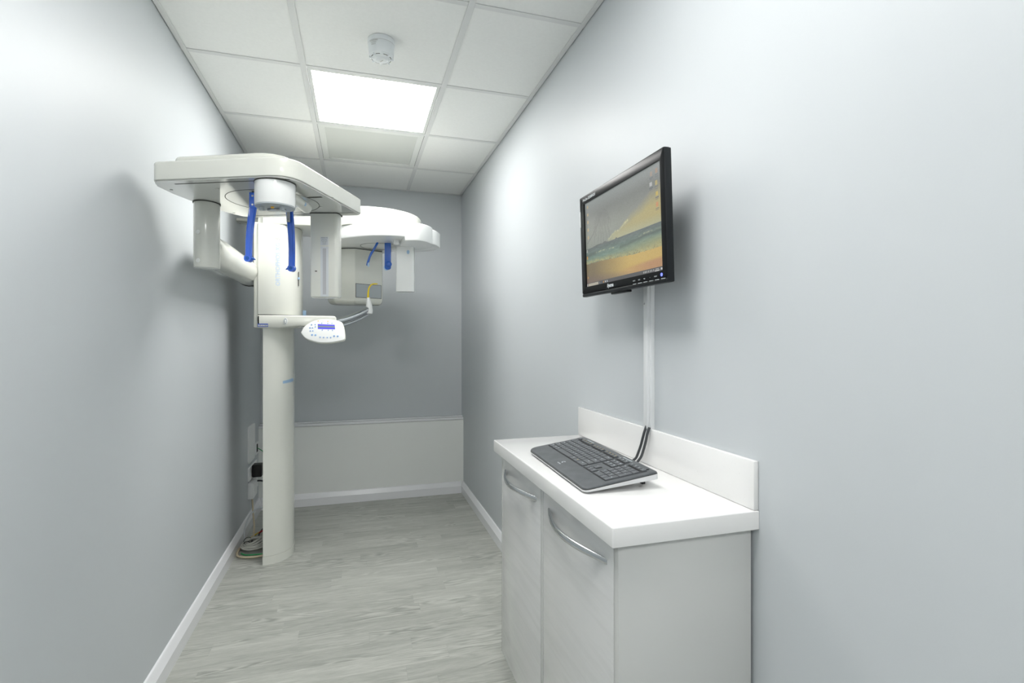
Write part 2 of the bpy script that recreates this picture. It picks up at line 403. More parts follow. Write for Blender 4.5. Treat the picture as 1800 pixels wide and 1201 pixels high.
def dshape(cx, cy, ax, ay, n=36, e=2.0):
    """half superellipse bulging to +X, flat at cx"""
    out = []
    for i in range(n + 1):
        t = -PI / 2 + PI * i / n; c, s = math.cos(t), math.sin(t)
        out.append((cx + ax * abs(c) ** (2 / e), cy + ay * (1 if s > 0 else -1) * abs(s) ** (2 / e)))
    return out
# column: hollow extrusion, curved cover open to the wall
colo = dshape(-0.487, 3.205, 0.140, 0.157, e=2.15)
def shell(name, m, outer, th, z0, z1, parent):
    inner = inset_pts(outer, th); inner[0] = (outer[0][0], inner[0][1]); inner[-1] = (outer[-1][0], inner[-1][1])
    return prism(name, m, outer + inner[::-1], z0, z1, parent)
column = shell('column', P_, colo, 0.006, 0.045, 2.20, mc)
shell('column_foot', P_, dshape(-0.488, 3.205, 0.143, 0.160, e=2.15), 0.010, 0.0, 0.044, mc)
box('column_spine', M['greyplastic'], -0.487, -0.440, 3.10, 3.31, 0.0, 2.19, mc, bev=0.003)
box('rear_rail', M['seam'], -0.492, -0.482, 3.13, 3.28, 0.3, 2.15, mc)
prism('column_cap', P_, dshape(-0.488, 3.205, 0.142, 0.159, e=2.15), 2.20, 2.215, mc, bev=0.006)
box('wall_bracket', P_, XL, -0.47, 3.33, 3.43, 1.910, 1.927, mc, bev=0.003)
cyl('bracket_bolt', M['steel'], (-0.60, 3.37, 1.898), (-0.60, 3.37, 1.911), 0.012, mc)
tp = prism('blue_tape', M['paleblue'], [(-0.3995, 0.9775), (-0.346, 0.984), (-0.346, 0.998), (-0.3995, 0.990)], 0, 0.001, mc)
bpy.data.objects.remove(tp)
def on_d(cx, cy, ax, ay, e, X, off=0.0):
    k = min(1.0, max(0.0, (X - cx) / ax)); return cy - ay * (1 - k ** e) ** (1 / e) - off
tape = bmesh.new(); rows = []
for i in range(13):
    t = -0.86 + i / 12 * 0.66; c, s = math.cos(t), math.sin(t); e = 2.15
    X = -0.487 + 0.1415 * abs(c) ** (2 / e); Y = 3.205 - 0.1585 * abs(s) ** (2 / e)
    f = i / 12; rows.append((tape.verts.new((X, Y, 0.975 + 0.006 * f)), tape.verts.new((X, Y, 0.990 + 0.010 * f))))
for a, b in zip(rows, rows[1:]): tape.faces.new((a[0], b[0], b[1], a[1]))
link('tape_strip', mesh_of(tape, 'tape_strip'), M['paleblue'], mc)

# carriage
CX, CY, CAX, CAY, CE = -0.508, 3.215, 0.205, 0.185, 2.5
car = prism('carriage', P_, dshape(CX, CY, CAX, CAY, 48, CE), 1.353, 1.845, mc, bev=0.004)
box('carriage_back', M['plastic'], -0.530, -0.5085, 3.035, 3.395, 1.285, 1.85, car, bev=0.004)
prism('seam', M['seam'], inset_pts(dshape(CX, CY, CAX, CAY, 48, CE), 0.002), 1.3505, 1.3535, car)
# lettering running up the front
me = text_mesh('ORTHOPHOS XG', 0.031, 0.0, align='LEFT', space=1.0, bold=0.0002)
me5 = text_mesh('5', 0.031, 0.0, shear=0.2, align='LEFT')
def wrap_text(me, X0, Z0, zs=1.0):
    for v in me.vertices:
        s, t = v.co.x, v.co.y
        X = X0 - (-t); X = X0 + (-t); Z = Z0 + s * zs
        v.co = Vector((X, on_d(CX, CY, CAX, CAY, CE, X, 0.0008), Z))
w_all = max(v.co.x for v in me.vertices); zsc = 0.232 / w_all
wrap_text(me, -0.4105, 1.510, zsc); link('lettering', me, M['letter'], car, smooth=0)
wrap_text(me5, -0.4105, 1.757, zsc); link('lettering', me5, M['greyprint'], car, smooth=0)
box('slot', M['seam'], -0.3165, -0.3135, 3.118, 3.124, 1.52, 1.60, car)
box('slider', M['paleblue'], -0.3185, -0.3085, 3.112, 3.124, 1.555, 1.568, car, bev=0.002)
box('grip', M['paleblue'], -0.320, -0.292, 3.30, 3.325, 1.353, 1.392, car, bev=0.003)

# control arm under the carriage reaching out to the bite support
ca = prism('control_arm', P_, round_poly([(-0.512, 1.281), (-0.40, 1.281), (-0.30, 1.292), (-0.105, 1.285), (-0.112, 1.350), (-0.512, 1.350)], [0.004, 0, 0.02, 0.02, 0.018, 0.003]), 3.023, 3.130, mc, bev=0.010, axis='y')
prism('collar', P_, dshape(CX, CY, CAX - 0.003, CAY - 0.006, 48, CE), 1.282, 1.349, ca, bev=0.004)
box('collar_back', P_, -0.528, -0.509, 3.04, 3.39, 1.282, 1.350, ca, bev=0.003)
stk = box('sticker', M['stickerblue'], -0.508, -0.4575, 3.0222, 3.0232, 1.2865, 1.304, ca)
ca_lab = box('sticker_label', M['whitelabel'], -0.5055, -0.460, 3.0216, 3.0224, 1.2905, 1.2985, ca)
link('lettering', text_mesh('H83 41 7408', 0.0075, 0.0), M['darkprint'], ca, (-0.4828, 3.0213, 1.2945), (R(90), 0, 0), smooth=0)
prism('key_switch', M['plasticw'], circle(-0.371, 1.318, 0.011, 32, 0.019), 3.020, 3.024, ca, bev=0.001, axis='y')
prism('switch_well', M['greyplastic'], circle(-0.371, 1.319, 0.008, 32, 0.0145), 3.0188, 3.0205, ca, axis='y')
box('rocker', M['plasticw'], -0.3755, -0.3665, 3.0165, 3.019, 1.308, 1.326, ca, bev=0.001)

# chrome support arm with bite block
cb_path = smooth_path([(-0.125, 3.06, 1.318), (-0.06, 3.10, 1.336), (0.01, 3.15, 1.367), (0.066, 3.19, 1.402)], 8)
tube('support_bar', M['chrome'], cb_path, 0.0165, mc, n=24)
tube('support_bar', M['steel'], [p + Vector((0.004, 0.0, -0.030)) for p in cb_path], 0.008, mc, n=16)
bb = empty('bite_block'); bb.parent = mc
def bite():
    bm = bmesh.new()
    tube_bm([(0.070, 3.19, 1.372), (0.070, 3.19, 1.39), (0.069, 3.19, 1.42), (0.064, 3.19, 1.468)], [0.018, 0.021, 0.018, 0.0095], 24, bm=bm)
    return mesh_of(bm, 'bite_block')
bpy.data.objects.remove(bb)
bb = link('bite_block', bite(), M['plasticw'], mc, smooth=40)
tube('bite_stem', M['yellow'], smooth_path([(0.063, 3.19, 1.466), (0.064, 3.19, 1.50), (0.070, 3.19, 1.53), (0.088, 3.19, 1.549), (0.118, 3.19, 1.552)], 6),
     [0.0065, 0.0062, 0.006, 0.0058, 0.0055, 0.0052, 0.005, 0.0048, 0.0046, 0.0045, 0.0044, 0.0043, 0.0042, 0.0041, 0.004, 0.0039, 0.0038, 0.0037, 0.0036, 0.0036, 0.0036, 0.0035, 0.0035, 0.0034, 0.003], bb)

# control panel: tilted leaf-shaped console.  local x right, y up the face, z towards the viewer
cp_rot = Euler((R(68), 0, R(-14)))
cp = empty('control_panel'); cp.parent = mc
leaf = [(-0.118, -0.010), (-0.105, 0.026), (-0.065, 0.058), (-0.01, 0.072), (0.045, 0.068), (0.088, 0.054), (0.104, 0.028), (0.114, -0.01), (0.1165, -0.048),
        (0.085, -0.060), (0.04, -0.068), (-0.01, -0.068), (-0.055, -0.057), (-0.092, -0.040)]
leafs = [tuple(p)[:2] for p in smooth_path([(x, y, 0) for x, y in leaf + [leaf[0]]], 5)][:-1]
cpo = (-0.172, 2.925, 1.2635)
bpy.data.objects.remove(cp)
cp = prism('control_panel', M['plastic'], inset_pts(leafs, 0.0), -0.022, 0.0, mc, bev=0.003, bev0=0.012, loc=cpo, rot=cp_rot, smooth=40)
prism('face_plate', M['plasticw'], inset_pts(leafs, 0.003), -0.002, 0.0025, cp, bev=0.0015, bev0=0)
zf = 0.0026
link('display', (lambda bm: mesh_of(bm, 'display'))(loft_bm([[(-0.034, 0.040, z), (0.056, 0.036, z), (0.061, 0.010, z), (-0.030, 0.012, z)] for z in (zf - 0.001, zf + 0.0006)])), M['lcd'], cp, smooth=0)
link('display_band', (lambda bm: mesh_of(bm, 'display_band'))(loft_bm([[(-0.0328, 0.031, z), (0.0578, 0.0275, z), (0.0594, 0.019, z), (-0.0313, 0.0215, z)] for z in (zf, zf + 0.0008)])), M['lcdband'], cp, smooth=0)
def pbtn(x, y, r=0.0052, ry=None, mark=True, mm='paleblue'):
    o = prism('button', M[mm], circle(x, y, r, 16, ry), zf - 0.001, zf + 0.0010, cp, bev=0.0004)
    if mark: prism('button_mark', M['stickerblue'], circle(x, y, r * 0.42, 8), zf + 0.0009, zf + 0.0013, o)
M['btn'] = mat('ice blue button', (0.55, 0.67, 0.80), 0.3)
for x, y in ((-0.013, 0.046), (0.019, 0.0455), (0.041, 0.0445), (-0.006, 0.005), (0.026, 0.0045), (0.048, 0.0035)): pbtn(x, y, 0.0042, mm='btn')
for x, y, rr in ((-0.066, 0.036, 0.0055), (-0.047, 0.037, 0.005), (-0.0445, 0.024, 0.005)): pbtn(x, y, rr, mm='btn', mark=True)
for x, y in ((-0.072, 0.018), (-0.059, 0.018), (-0.068, 0.0), (-0.055, 0.0)): pbtn(x, y, 0.0058, 0.005, True, 'btn')
for x, y in ((-0.056, -0.023), (-0.038, -0.024), (0.060, -0.030), (0.079, -0.031)): pbtn(x, y, 0.006)
for x, y in ((-0.012, -0.036), (0.006, -0.0375), (0.025, -0.038), (0.043, -0.038)): pbtn(x, y, 0.0056, mm='btn')
for s_, x, y, sz, mm in (('sirona.', -0.015, 0.058, 0.0095, 'greyprint'), ('The Dental Company', 0.06, 0.0585, 0.0022, 'greyprint')):
    link('lettering', text_mesh(s_, sz, 0.0001), M[mm], cp, (x, y, zf + 0.0002), smooth=0)
prism('emblem', M['orange'], circle(-0.034, 0.0578, 0.0033, 16), zf, zf + 0.0004, cp)
link('warning_mark', (lambda bm: mesh_of(bm, 'warning_mark'))(loft_bm([[(0.014, 0.0575, z), (0.021, 0.0605, z), (0.0195, 0.0535, z), (0.016, 0.0525, z)] for z in (zf, zf + 0.0004)])), M['orange'], cp, smooth=0)
tube('panel_bracket', M['plastic'], [(-0.235, 2.965, 1.256), (-0.25, 3.03, 1.266), (-0.26, 3.09, 1.284)], [0.018, 0.022, 0.026], mc, n=20)
box('bracket_block', M['plastic'], -0.285, -0.225, 3.03, 3.10, 1.258, 1.284, mc, bev=0.003)

# overhead beam and round drive housing
def beam_outline():
    pts = [(-0.512, 3.06), (-0.15, 3.03)]
    for i in range(25):
        t = -PI * 0.62 + (PI * 1.24) * i / 24; pts.append((0.075 + 0.305 * math.cos(t), 3.205 + 0.285 * math.sin(t)))
    pts += [(-0.15, 3.385), (-0.512, 3.37)]
    return pts
prism('overhead_arm', P_, beam_outline(), 1.847, 1.952, mc, bev=0.022, bev0=0.004, seg=5, smooth=40)

# rotating unit
rot_out = [(-0.20, 3.30), (-0.155, 3.08), (-0.083, 2.990), (-0.008, 2.918), (0.065, 2.866), (0.153, 2.838), (0.25, 2.838), (0.35, 2.875), (0.43, 2.96), (0.455, 3.05),
           (0.40, 3.17), (0.27, 3.30), (0.18, 3.42), (0.07, 3.52), (-0.10, 3.53), (-0.19, 3.44)]
rot_s = [tuple(p)[:2] for p in smooth_path([(x, y, 0) for x, y in rot_out + [rot_out[0]]], 4)][:-1]
ro = prism('rotating_unit', M['plasticw'], rot_s, 1.775, 1.846, mc, bev=0.006, seg=3, smooth=40)
lobe = [(0.249, 2.826), (0.285, 2.808), (0.325, 2.806), (0.366, 2.836), (0.400, 2.89), (0.414, 2.945), (0.418, 3.0), (0.34, 3.13), (0.25, 3.10), (0.235, 2.95)]
lobes = [tuple(p)[:2] for p in smooth_path([(x, y, 0) for x, y in lobe + [lobe[0]]], 4)][:-1]
prism('lobe', M['plasticw'], lobes, 1.753, 1.847, ro, bev=0.004, smooth=40)
lobe2 = [(0.30, 2.93), (0.40, 2.905), (0.452, 2.98), (0.470, 3.06), (0.43, 3.15), (0.34, 3.21), (0.22, 3.26), (0.20, 3.1)]
lob2 = [tuple(p)[:2] for p in smooth_path([(x, y, 0) for x, y in lobe2 + [lobe2[0]]], 4)][:-1]
prism('lobe', M['plasticw'], lob2, 1.756, 1.840, ro, bev=0.006, smooth=40)
def ring(name, m, cx, cy, z, r, wd, parent, n=64, h=0.0008):
    bm = bmesh.new(); V = []
    for i in range(n):
        t = 2 * PI * i / n; V.append((bm.verts.new((cx + r * math.cos(t), cy + r * math.sin(t), z)), bm.verts.new((cx + (r - wd) * math.cos(t), cy + (r - wd) * math.sin(t), z)),
                                      bm.verts.new((cx + (r - wd) * math.cos(t), cy + (r - wd) * math.sin(t), z + h)), bm.verts.new((cx + r * math.cos(t), cy + r * math.sin(t), z + h))))
    for i in range(n):
        a, b = V[i], V[(i + 1) % n]
        for k in range(4): bm.faces.new((a[k], b[k], b[(k + 1) % 4], a[(k + 1) % 4]))
    return link(name, mesh_of(bm, name), m, parent)
ring('bearing_seam', M['seam'], 0.135, 3.18, 1.7742, 0.118, 0.0025, ro)
# x-ray tube housing
hs = round_poly([(-0.175, 3.40), (-0.135, 3.325), (-0.083, 3.300), (-0.012, 3.268), (0.152, 3.357), (0.160, 3.45), (0.05, 3.53), (-0.15, 3.52)], [0.03, 0.03, 0.04, 0.006, 0.008, 0.03, 0.03, 0.03], 5)
th = prism('tube_housing', M['plastic'], hs, 1.435, 1.770, mc, bev=0.0, bev0=0.032, seg=5, smooth=35)
prism('seam', M['seam'], inset_pts(hs, 0.001), 1.770, 1.7752, th)
fd = Vector((0.164, 0.089, 0)).normalized(); fo = Vector((-0.012, 3.268, 0)); fn = Vector((fd.y, -fd.x, 0))
def on_face(name, m, a, b, z0, z1, off, parent, th_=0.002):
    q = [fo + fd * a + fn * off, fo + fd * b + fn * off]; p = [v - fn * th_ for v in q]
    L = [[(p[0].x, p[0].y, z), (p[1].x, p[1].y, z), (q[1].x, q[1].y, z), (q[0].x, q[0].y, z)] for z in (z0, z1)]
    return link(name, mesh_of(loft_bm(L), name), m, parent, smooth=0)
on_face('window_frame', M['seam'], 0.004, 0.181, 1.474, 1.560, 0.0008, th)
on_face('window', M['greyplastic'], 0.007, 0.178, 1.4765, 1.5575, 0.0014, th)
# sensor arm on the rotating unit
def face_box(name, m, cx, cy, wd, dp, z0, z1, ang, parent, rad, bev=0.002, bev0=None):
    pts = round_poly([(-wd / 2, -dp / 2), (wd / 2, -dp / 2), (wd / 2, dp / 2), (-wd / 2, dp / 2)], rad, 5)
    c, s = math.cos(ang), math.sin(ang)
    return prism(name, m, [(cx + c * x - s * y, cy + s * x + c * y) for x, y in pts], z0, z1, parent, bev=bev, bev0=bev0, smooth=35)
A1 = R(-15)
sn = face_box('sensor_arm', M['plasticw'], 0.270, 3.045, 0.104, 0.060, 1.495, 1.756, A1, mc, [0.012, 0.012, 0.02, 0.02], 0.003)
def f1(x, y, z):
    c, s = math.cos(A1), math.sin(A1); return (0.270 + c * x - s * y, 3.045 + s * x + c * y, z)
o = prism('button', M['paleblue'], circle(0, 0, 0.0075, 24, 0.0115), 0, 0.003, sn, bev=0.001, loc=f1(0.020, -0.0300, 1.722), rot=(R(90), 0, A1))
o = prism('finger_groove', M['plasticw'], round_poly([(-0.005, -0.075), (0.005, -0.075), (0.005, 0.075), (-0.005, 0.075)], 0.0045, 4), 0, 0.001, sn, loc=f1(0.022, -0.0296, 1.60), rot=(R(90), 0, A1))
box('hinge_cover', M['plasticw'], 0.195, 0.225, 2.93, 2.97, 1.752, 1.776, ro, bev=0.002)
# blue temple supports of the rotating unit
tube('temple_support', M['blue2'], smooth_path([(0.113, 3.05, 1.775), (0.098, 3.05, 1.745), (0.073, 3.05, 1.70), (0.060, 3.05, 1.66), (0.056, 3.05, 1.640)], 5), 0.0065, mc, n=12)
ts = prism('temple_support', M['blue2'], round_poly([(-0.018, -0.155), (0.018, -0.155), (0.018, 0), (-0.018, 0)], [0.017, 0.017, 0.001, 0.001], 6), -0.005, 0.005, mc, bev=0.002, loc=(0.170, 3.05, 1.776), rot=(R(90), 0, R(-12)))
ball('knob', M['blue2'], (0.175, 3.038, 1.652), 0.017, mc, (1, 0.7, 1))
prism('temple_pad', M['paleblue'], circle(0, 0, 0.0165, 24), 0, 0.006, mc, bev=0.002, loc=(0.1635, 3.065, 1.634), rot=(R(90), 0, R(-12)))
prism('temple_pad', M['paleblue'], circle(0, 0, 0.006, 16, 0.013), 0, 0.006, mc, bev=0.001, loc=(0.062, 3.047, 1.645), rot=(R(90), 0, 0))

# cephalometric arm along the wall
ap = []; rr = []
for k in range(49):
    yv = 3.17 - (3.17 - 2.17) * k / 48; q = max(0.0, min(1.0, (2.47 - yv) / 0.30)); q = q * q * (3 - 2 * q)
    ap.append((-0.576 + 0.050 * q, yv, 1.584)); rr.append(0.066 - 0.034 * q)
arm = tube('cephalometric_arm', P_, ap, rr, mc, n=40, smooth=60)
cyl('arm_flange', M['seam'], (-0.575, 3.168, 1.583), (-0.575, 3.176, 1.583), 0.069, arm, 36)
cyl('arm_socket', P_, (-0.575, 3.176, 1.583), (-0.575, 3.33, 1.583), 0.058, arm, 36)
# head plate
cph_pts = [(-0.612, 1.872), (-0.195, 1.688), (0.020, 2.152), (-0.07, 2.192), (-0.26, 2.258), (-0.40, 2.322), (-0.45, 2.308), (-0.507, 2.235), (-0.566, 2.125), (-0.605, 2.02), (-0.625, 1.93)]
cph = round_poly(cph_pts, [0.030, 0.085, 0.022, 0.02, 0.05, 0.03, 0.03, 0.05, 0.05, 0.05, 0.03], 8)
hp = prism('cephalometric_head', P_, cph, 1.7225, 1.782, mc, bev=0.008, bev0=0.0025, seg=4, smooth=40)
prism('seam', M['greyprint'], inset_pts(cph, 0.0032), 1.7212, 1.724, hp, smooth=40)
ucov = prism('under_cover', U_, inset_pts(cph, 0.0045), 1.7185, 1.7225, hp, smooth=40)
tcv = round_poly([(-0.566, 1.899), (-0.235, 1.752), (-0.060, 2.085), (-0.17, 2.17), (-0.41, 2.262), (-0.485, 2.18), (-0.545, 2.06)], [0.03, 0.09, 0.05, 0.05, 0.05, 0.05, 0.06], 8)
prism('top_cover', P_, tcv, 1.778, 1.812, hp, bev=0.012, bev0=0, seg=4, smooth=40)
ring('turntable_seam', M['seam'], -0.288, 2.03, 1.7180, 0.155, 0.0022, hp)
def flat_strip(name, m, a, b, wd, z, parent):
    a, b = Vector(a), Vector(b); d = (b - a).normalized(); n = Vector((-d.y, d.x)) * wd / 2
    L = [[(a.x + n.x, a.y + n.y, zz), (b.x + n.x, b.y + n.y, zz), (b.x - n.x, b.y - n.y, zz), (a.x - n.x, a.y - n.y, zz)] for zz in (z, z + 0.0008)]
    return link(name, mesh_of(loft_bm(L), name), m, parent, smooth=0)
flat_strip('guide_slot', M['seam'], (-0.557, 1.887), (-0.20, 1.728), 0.005, 1.7180, hp)
flat_strip('guide_slot', M['seam'], (-0.42, 2.294), (-0.014, 2.115), 0.004, 1.7180, hp)
flat_strip('guide_slot', M['seam'], (-0.165, 1.935), (-0.118, 1.912), 0.012, 1.7180, hp)
for x, y in ((-0.590, 1.962), (-0.439, 1.903), (-0.464, 2.256), (-0.083, 1.908), (-0.13, 2.06)):
    prism('screw_cap', M['greyprint'], circle(x, y, 0.005, 12), 1.7178, 1.7186, hp)
# left post (carried by the arm) and right diaphragm post
lp = prism('sensor_post', P_, [(-0.526 + 0.042 * math.cos(t), 2.125 + 0.05 * math.sin(t)) for t in [2 * PI * i / 40 for i in range(40)]], 1.481, 1.7165, mc, bev=0.001, bev0=0.002, smooth=40)
prism('seam', M['seam'], [(-0.526 + 0.0445 * math.cos(t), 2.125 + 0.0525 * math.sin(t)) for t in [2 * PI * i / 40 for i in range(40)]], 1.7155, 1.719, lp)
def plug(z, r=0.0075):
    t = R(-113); cx, cy = -0.526 + 0.0425 * math.cos(t), 2.125 + 0.0505 * math.sin(t)
    return prism('cover_plug', M['box'], circle(0, 0, r, 20), 0, 0.0012, lp, loc=(cx, cy, z), rot=(R(90), 0, t + PI / 2), bev=0.0004)
plug(1.605); plug(1.503)
A2 = R(-17); RC = (-0.1165, 2.178)
rp = face_box('diaphragm_post', P_, RC[0], RC[1], 0.108, 0.062, 1.386, 1.7165, A2, mc, [0.008, 0.014, 0.02, 0.02], 0.001, 0.006)
face_box('seam', M['seam'], RC[0], RC[1], 0.112, 0.066, 1.7155, 1.719, A2, rp, 0.01, 0.0)
def f2(x, y, z):
    c, s = math.cos(A2), math.sin(A2); return (RC[0] + c * x - s * y, RC[1] + s * x + c * y, z)
def plate(name, m, x, z, wd, ht, off, parent, th_=0.0008):
    return prism(name, m, [(-wd / 2, -ht / 2), (wd / 2, -ht / 2), (wd / 2, ht / 2), (-wd / 2, ht / 2)], 0, th_, parent, loc=f2(x, -0.031 - off, z), rot=(R(90), 0, A2))
plate('window_label', M['whitelabel'], 0.0035, 1.487, 0.031, 0.197, 0.0, rp)
plate('window_strip', M['greystrip'], 0.0035, 1.488, 0.0135, 0.181, 0.0008, rp, 0.0004)
pl_ = plate('type_label', M['whitelabel'], 0.003, 1.607, 0.031, 0.033, 0.0, rp)
for s_, z, sz in (('SIEMENS AG', 1.6195, 0.0048), ('SIRONA Dental', 1.6135, 0.0032), ('Made in Germany  230V~', 1.6095, 0.0024), ('Type D3352  50/60 Hz', 1.606, 0.0024), ('Ser. No. 04811', 1.6025, 0.0028), ('CE 0123', 1.598, 0.0036), ('IEC 60601-1', 1.5935, 0.0028)):
    link('lettering', text_mesh(s_, sz, 0.0), M['darkprint'], rp, f2(0.003, -0.0322, z), (R(90), 0, A2), smooth=0)
plate('indicator', M['brown'], -0.030, 1.489, 0.0085, 0.0035, 0.0, rp)

# round head holder drum
drum = lathe('holder_drum', M['plasticw'], [(0.0595, 1.645), (0.0602, 1.647), (0.0602, 1.714), (0.0602, 1.7165)], -0.2495, 1.788, mc, 64)
lathe('seam', M['seam'], [(0.062, 1.7155), (0.062, 1.719)], -0.2495, 1.788, drum)
lathe('drum_base', M['greyplastic'], [(0.056, 1.640), (0.059, 1.641), (0.059, 1.6455)], -0.2495, 1.788, drum)
dc = Vector((-0.2495, 1.788, 0)); dr = Vector((0.958, -0.288, 0)); df = Vector((0.288, 0.958, 0))
for a in (-0.034, 0.030):
    q = dc + dr * a + df * -0.018; cyl('contact_peg', M['greyplastic'], (q.x, q.y, 1.628), (q.x, q.y, 1.641), 0.0075, drum)
q = dc + df * 0.01; face_box('socket_plate', M['steel'], q.x, q.y, 0.055, 0.02, 1.632, 1.6405, R(-17), drum, 0.003)
q = dc + df * -0.02; face_box('socket_contact', M['orange'], q.x, q.y, 0.010, 0.004, 1.634, 1.6405, R(-17), drum, 0.002)
# nose rest tube beside the drum
nr = tube('nasion_rod', M['plastic'], smooth_path([(-0.211, 1.829, 1.692), (-0.20, 1.87, 1.692), (-0.18, 1.95, 1.692), (-0.173, 1.98, 1.692)], 4) + [Vector((-0.171, 1.988, 1.692)), Vector((-0.1695, 1.994, 1.692))],
     [0.0185] * 13 + [0.015, 0.006], mc, n=28)
cyl('rod_end', M['seam'], (-0.2125, 1.823, 1.692), (-0.210, 1.831, 1.692), 0.0172, nr)
prism('button', M['paleblue'], circle(0, 0, 0.006, 20, 0.0072), 0, 0.002, nr, bev=0.0006, loc=(-0.173, 1.909, 1.689), rot=(R(90), 0, R(48)))
# blue ear rod arms
def ear_arm(c0, c1, wd, name_side, flip):
    top, bot = Vector(c0), Vector(c1)
    L = []; N = 14; rx = Vector((0.958, -0.288, 0)); ry = Vector((0.288, 0.958, 0))
    for i in range(N + 1):
        t = i / N; p = top.lerp(bot, t) + rx * (0.004 * math.sin(t * PI) * (1 if flip else -1)); wv = wd * (1.04 - 0.14 * t); hh = 0.012
        prof = [(-wv / 2, -hh / 2 + 0.003), (-wv / 2 + 0.003, -hh / 2), (-wv / 4, -hh / 2 + 0.002), (wv / 4, -hh / 2 + 0.002), (wv / 2 - 0.003, -hh / 2), (wv / 2, -hh / 2 + 0.003), (wv / 2, hh / 2 - 0.003), (wv / 2 - 0.003, hh / 2), (-wv / 2 + 0.003, hh / 2), (-wv / 2, hh / 2 - 0.003)]
        L.append([tuple(p + rx * a + ry * b) for a, b in prof])
    a = link('ear_rod_arm', mesh_of(loft_bm(L), 'ear_rod_arm'), M['blue'], mc, smooth=35)
    e = bot; cyl('pivot', M['blue'], tuple(e - ry * 0.009), tuple(e + ry * 0.009), wd * 0.52, a)
    cyl('pivot_cap', M['blue2'], tuple(e - ry * 0.0105), tuple(e - ry * 0.0085), wd * 0.26, a)
    s = -1 if flip else 1
    bm = tube_bm([e + rx * s * 0.009 - Vector((0, 0, -0.002)), e + rx * s * 0.0225 - Vector((0, 0, 0.004))], [0.0065, 0.0015], 12)
    link('ear_plug', mesh_of(bm, 'ear_plug'), M['blue2'], a, smooth=50)
    return a
ea = ear_arm((-0.333, 1.900, 1.665), (-0.3445, 1.888, 1.490), 0.0230, 'l', False)
rx = Vector((0.958, -0.288, 0)); ry = Vector((0.288, 0.958, 0))
pt = Vector((-0.333, 1.900, 1.690)); 
br = face_box('bracket', M['blue'], pt.x, pt.y, 0.0225, 0.012, 1.660, 1.713, R(-16.7), ea, 0.002)
face_box('bracket_mount', M['seam'], pt.x + 0.006, pt.y + 0.01, 0.02, 0.016, 1.700, 1.719, R(-16.7), ea, 0.002)
for z in (1.700, 1.671):
    q = pt + rx * 0.001 - ry * 0.0065; cyl('screw', M['steel'], (q.x, q.y - 0.002, z), (q.x, q.y + 0.002, z), 0.0034, ea, 12)
eb = ear_arm((-0.245, 2.105, 1.712), (-0.237, 2.107, 1.490), 0.0250, 'r', True)
face_box('metal_strip', M['greystrip'], -0.2475, 2.096, 0.0125, 0.002, 1.662, 1.715, R(-16.7), eb, 0.0005)
for z in (1.672, 1.70): cyl('screw', M['steel'], (-0.2472, 2.092, z), (-0.2472, 2.096, z), 0.0018, eb, 10)
settle(mc, (-0.487, 3.205, 0))

# ------------------------------------------------------------------ cabinet, worktop, upstand
cb = empty('base_cabinet'); tag(cb, 'white two-door base cabinet with bowed handles under the worktop', 'cabinet')
FX = 0.488; YN, YFAR = 0.902, 1.742
box('side_panel', M['side'], FX, 0.803, YN, YN + 0.018, 0.0, 0.8215, cb, bev=0.002)
box('side_panel', M['side'], FX + 0.002, 0.803, YFAR - 0.006, YFAR + 0.012, 0.12, 0.8215, cb, bev=0.001)
box('centre_strip', M['side'], FX, FX + 0.02, 1.3275, 1.347, 0.12, 0.8215, cb, bev=0.0015)
box('back_panel', M['side'], 0.795, 0.803, YN + 0.018, YFAR - 0.006, 0.12, 0.82, cb)
box('floor_panel', M['side'], FX + 0.022, 0.795, YN + 0.018, YFAR - 0.006, 0.12, 0.138, cb)
box('top_rail', M['side'], FX + 0.022, 0.60, YN + 0.018, YFAR - 0.006, 0.80, 0.8215, cb)
box('plinth', M['side'], FX + 0.055, FX + 0.073, YN + 0.018, YFAR, 0.0, 0.118, cb)
box('door_shadow_gap', M['gapline'], FX + 0.019, FX + 0.0215, YN + 0.018, YFAR - 0.006, 0.121, 0.82, cb)
def cab_door(y0, y1, hc, hl):
    d = box('door', M['door'], FX, FX + 0.0185, y0, y1, 0.122, 0.818, cb, bev=0.0025, seg=3)
    n = 24; P = []; rad = []
    for i in range(n + 1):
        t = i / n; s = math.sin(t * PI)
        P.append((FX + 0.003 - 0.036 * s, hc + hl / 2 - hl * t, 0.768)); rad.append(0.0045 + 0.0012 * s)
    bm = tube_bm(P, rad, 14, flat=1.5)
    link('handle', mesh_of(bm, 'handle'), M['chrome'], d, smooth=50)
    return d
cab_door(YN + 0.0205, 1.3255, 1.118, 0.336); cab_door(1.3490, YFAR - 0.008, 1.542, 0.326)
settle(cb, (0.646, 1.32, 0))
wt = prism('worktop', M['quartz'], round_poly([(0.468, 0.888), (0.8105, 0.888), (0.8105, 1.784), (0.468, 1.784)], [0.004, 0, 0, 0.004], 3), 0.822, 0.862, bev=0.003, bev0=0.002)
tag(wt, 'thick white stone worktop lying on the base cabinet', 'worktop')
up = box('upstand', M['quartz'], 0.799, 0.8105, 0.890, 1.789, 0.8625, 0.966, bev=0.0012)
tag(up, 'white stone upstand along the wall at the back of the worktop', 'upstand')

# ------------------------------------------------------------------ trunking and leads
tr = empty('cable_trunking'); tag(tr, 'narrow white vertical cable trunking on the right wall below the monitor', 'trunking')
box('trunking_base', M['trunk'], 0.7985, 0.811, 1.2855, 1.3155, 0.953, 1.46, tr, bev=0.001)
box('trunking_lid', M['trunk'], 0.7915, 0.7990, 1.2925, 1.3145, 0.966, 1.46, tr, bev=0.0015)
cyl('screw', M['steel'], (0.7900, 1.308, 1.325), (0.7920, 1.308, 1.325), 0.003, tr, 12)
settle(tr, (0.8, 1.30, 0.953))
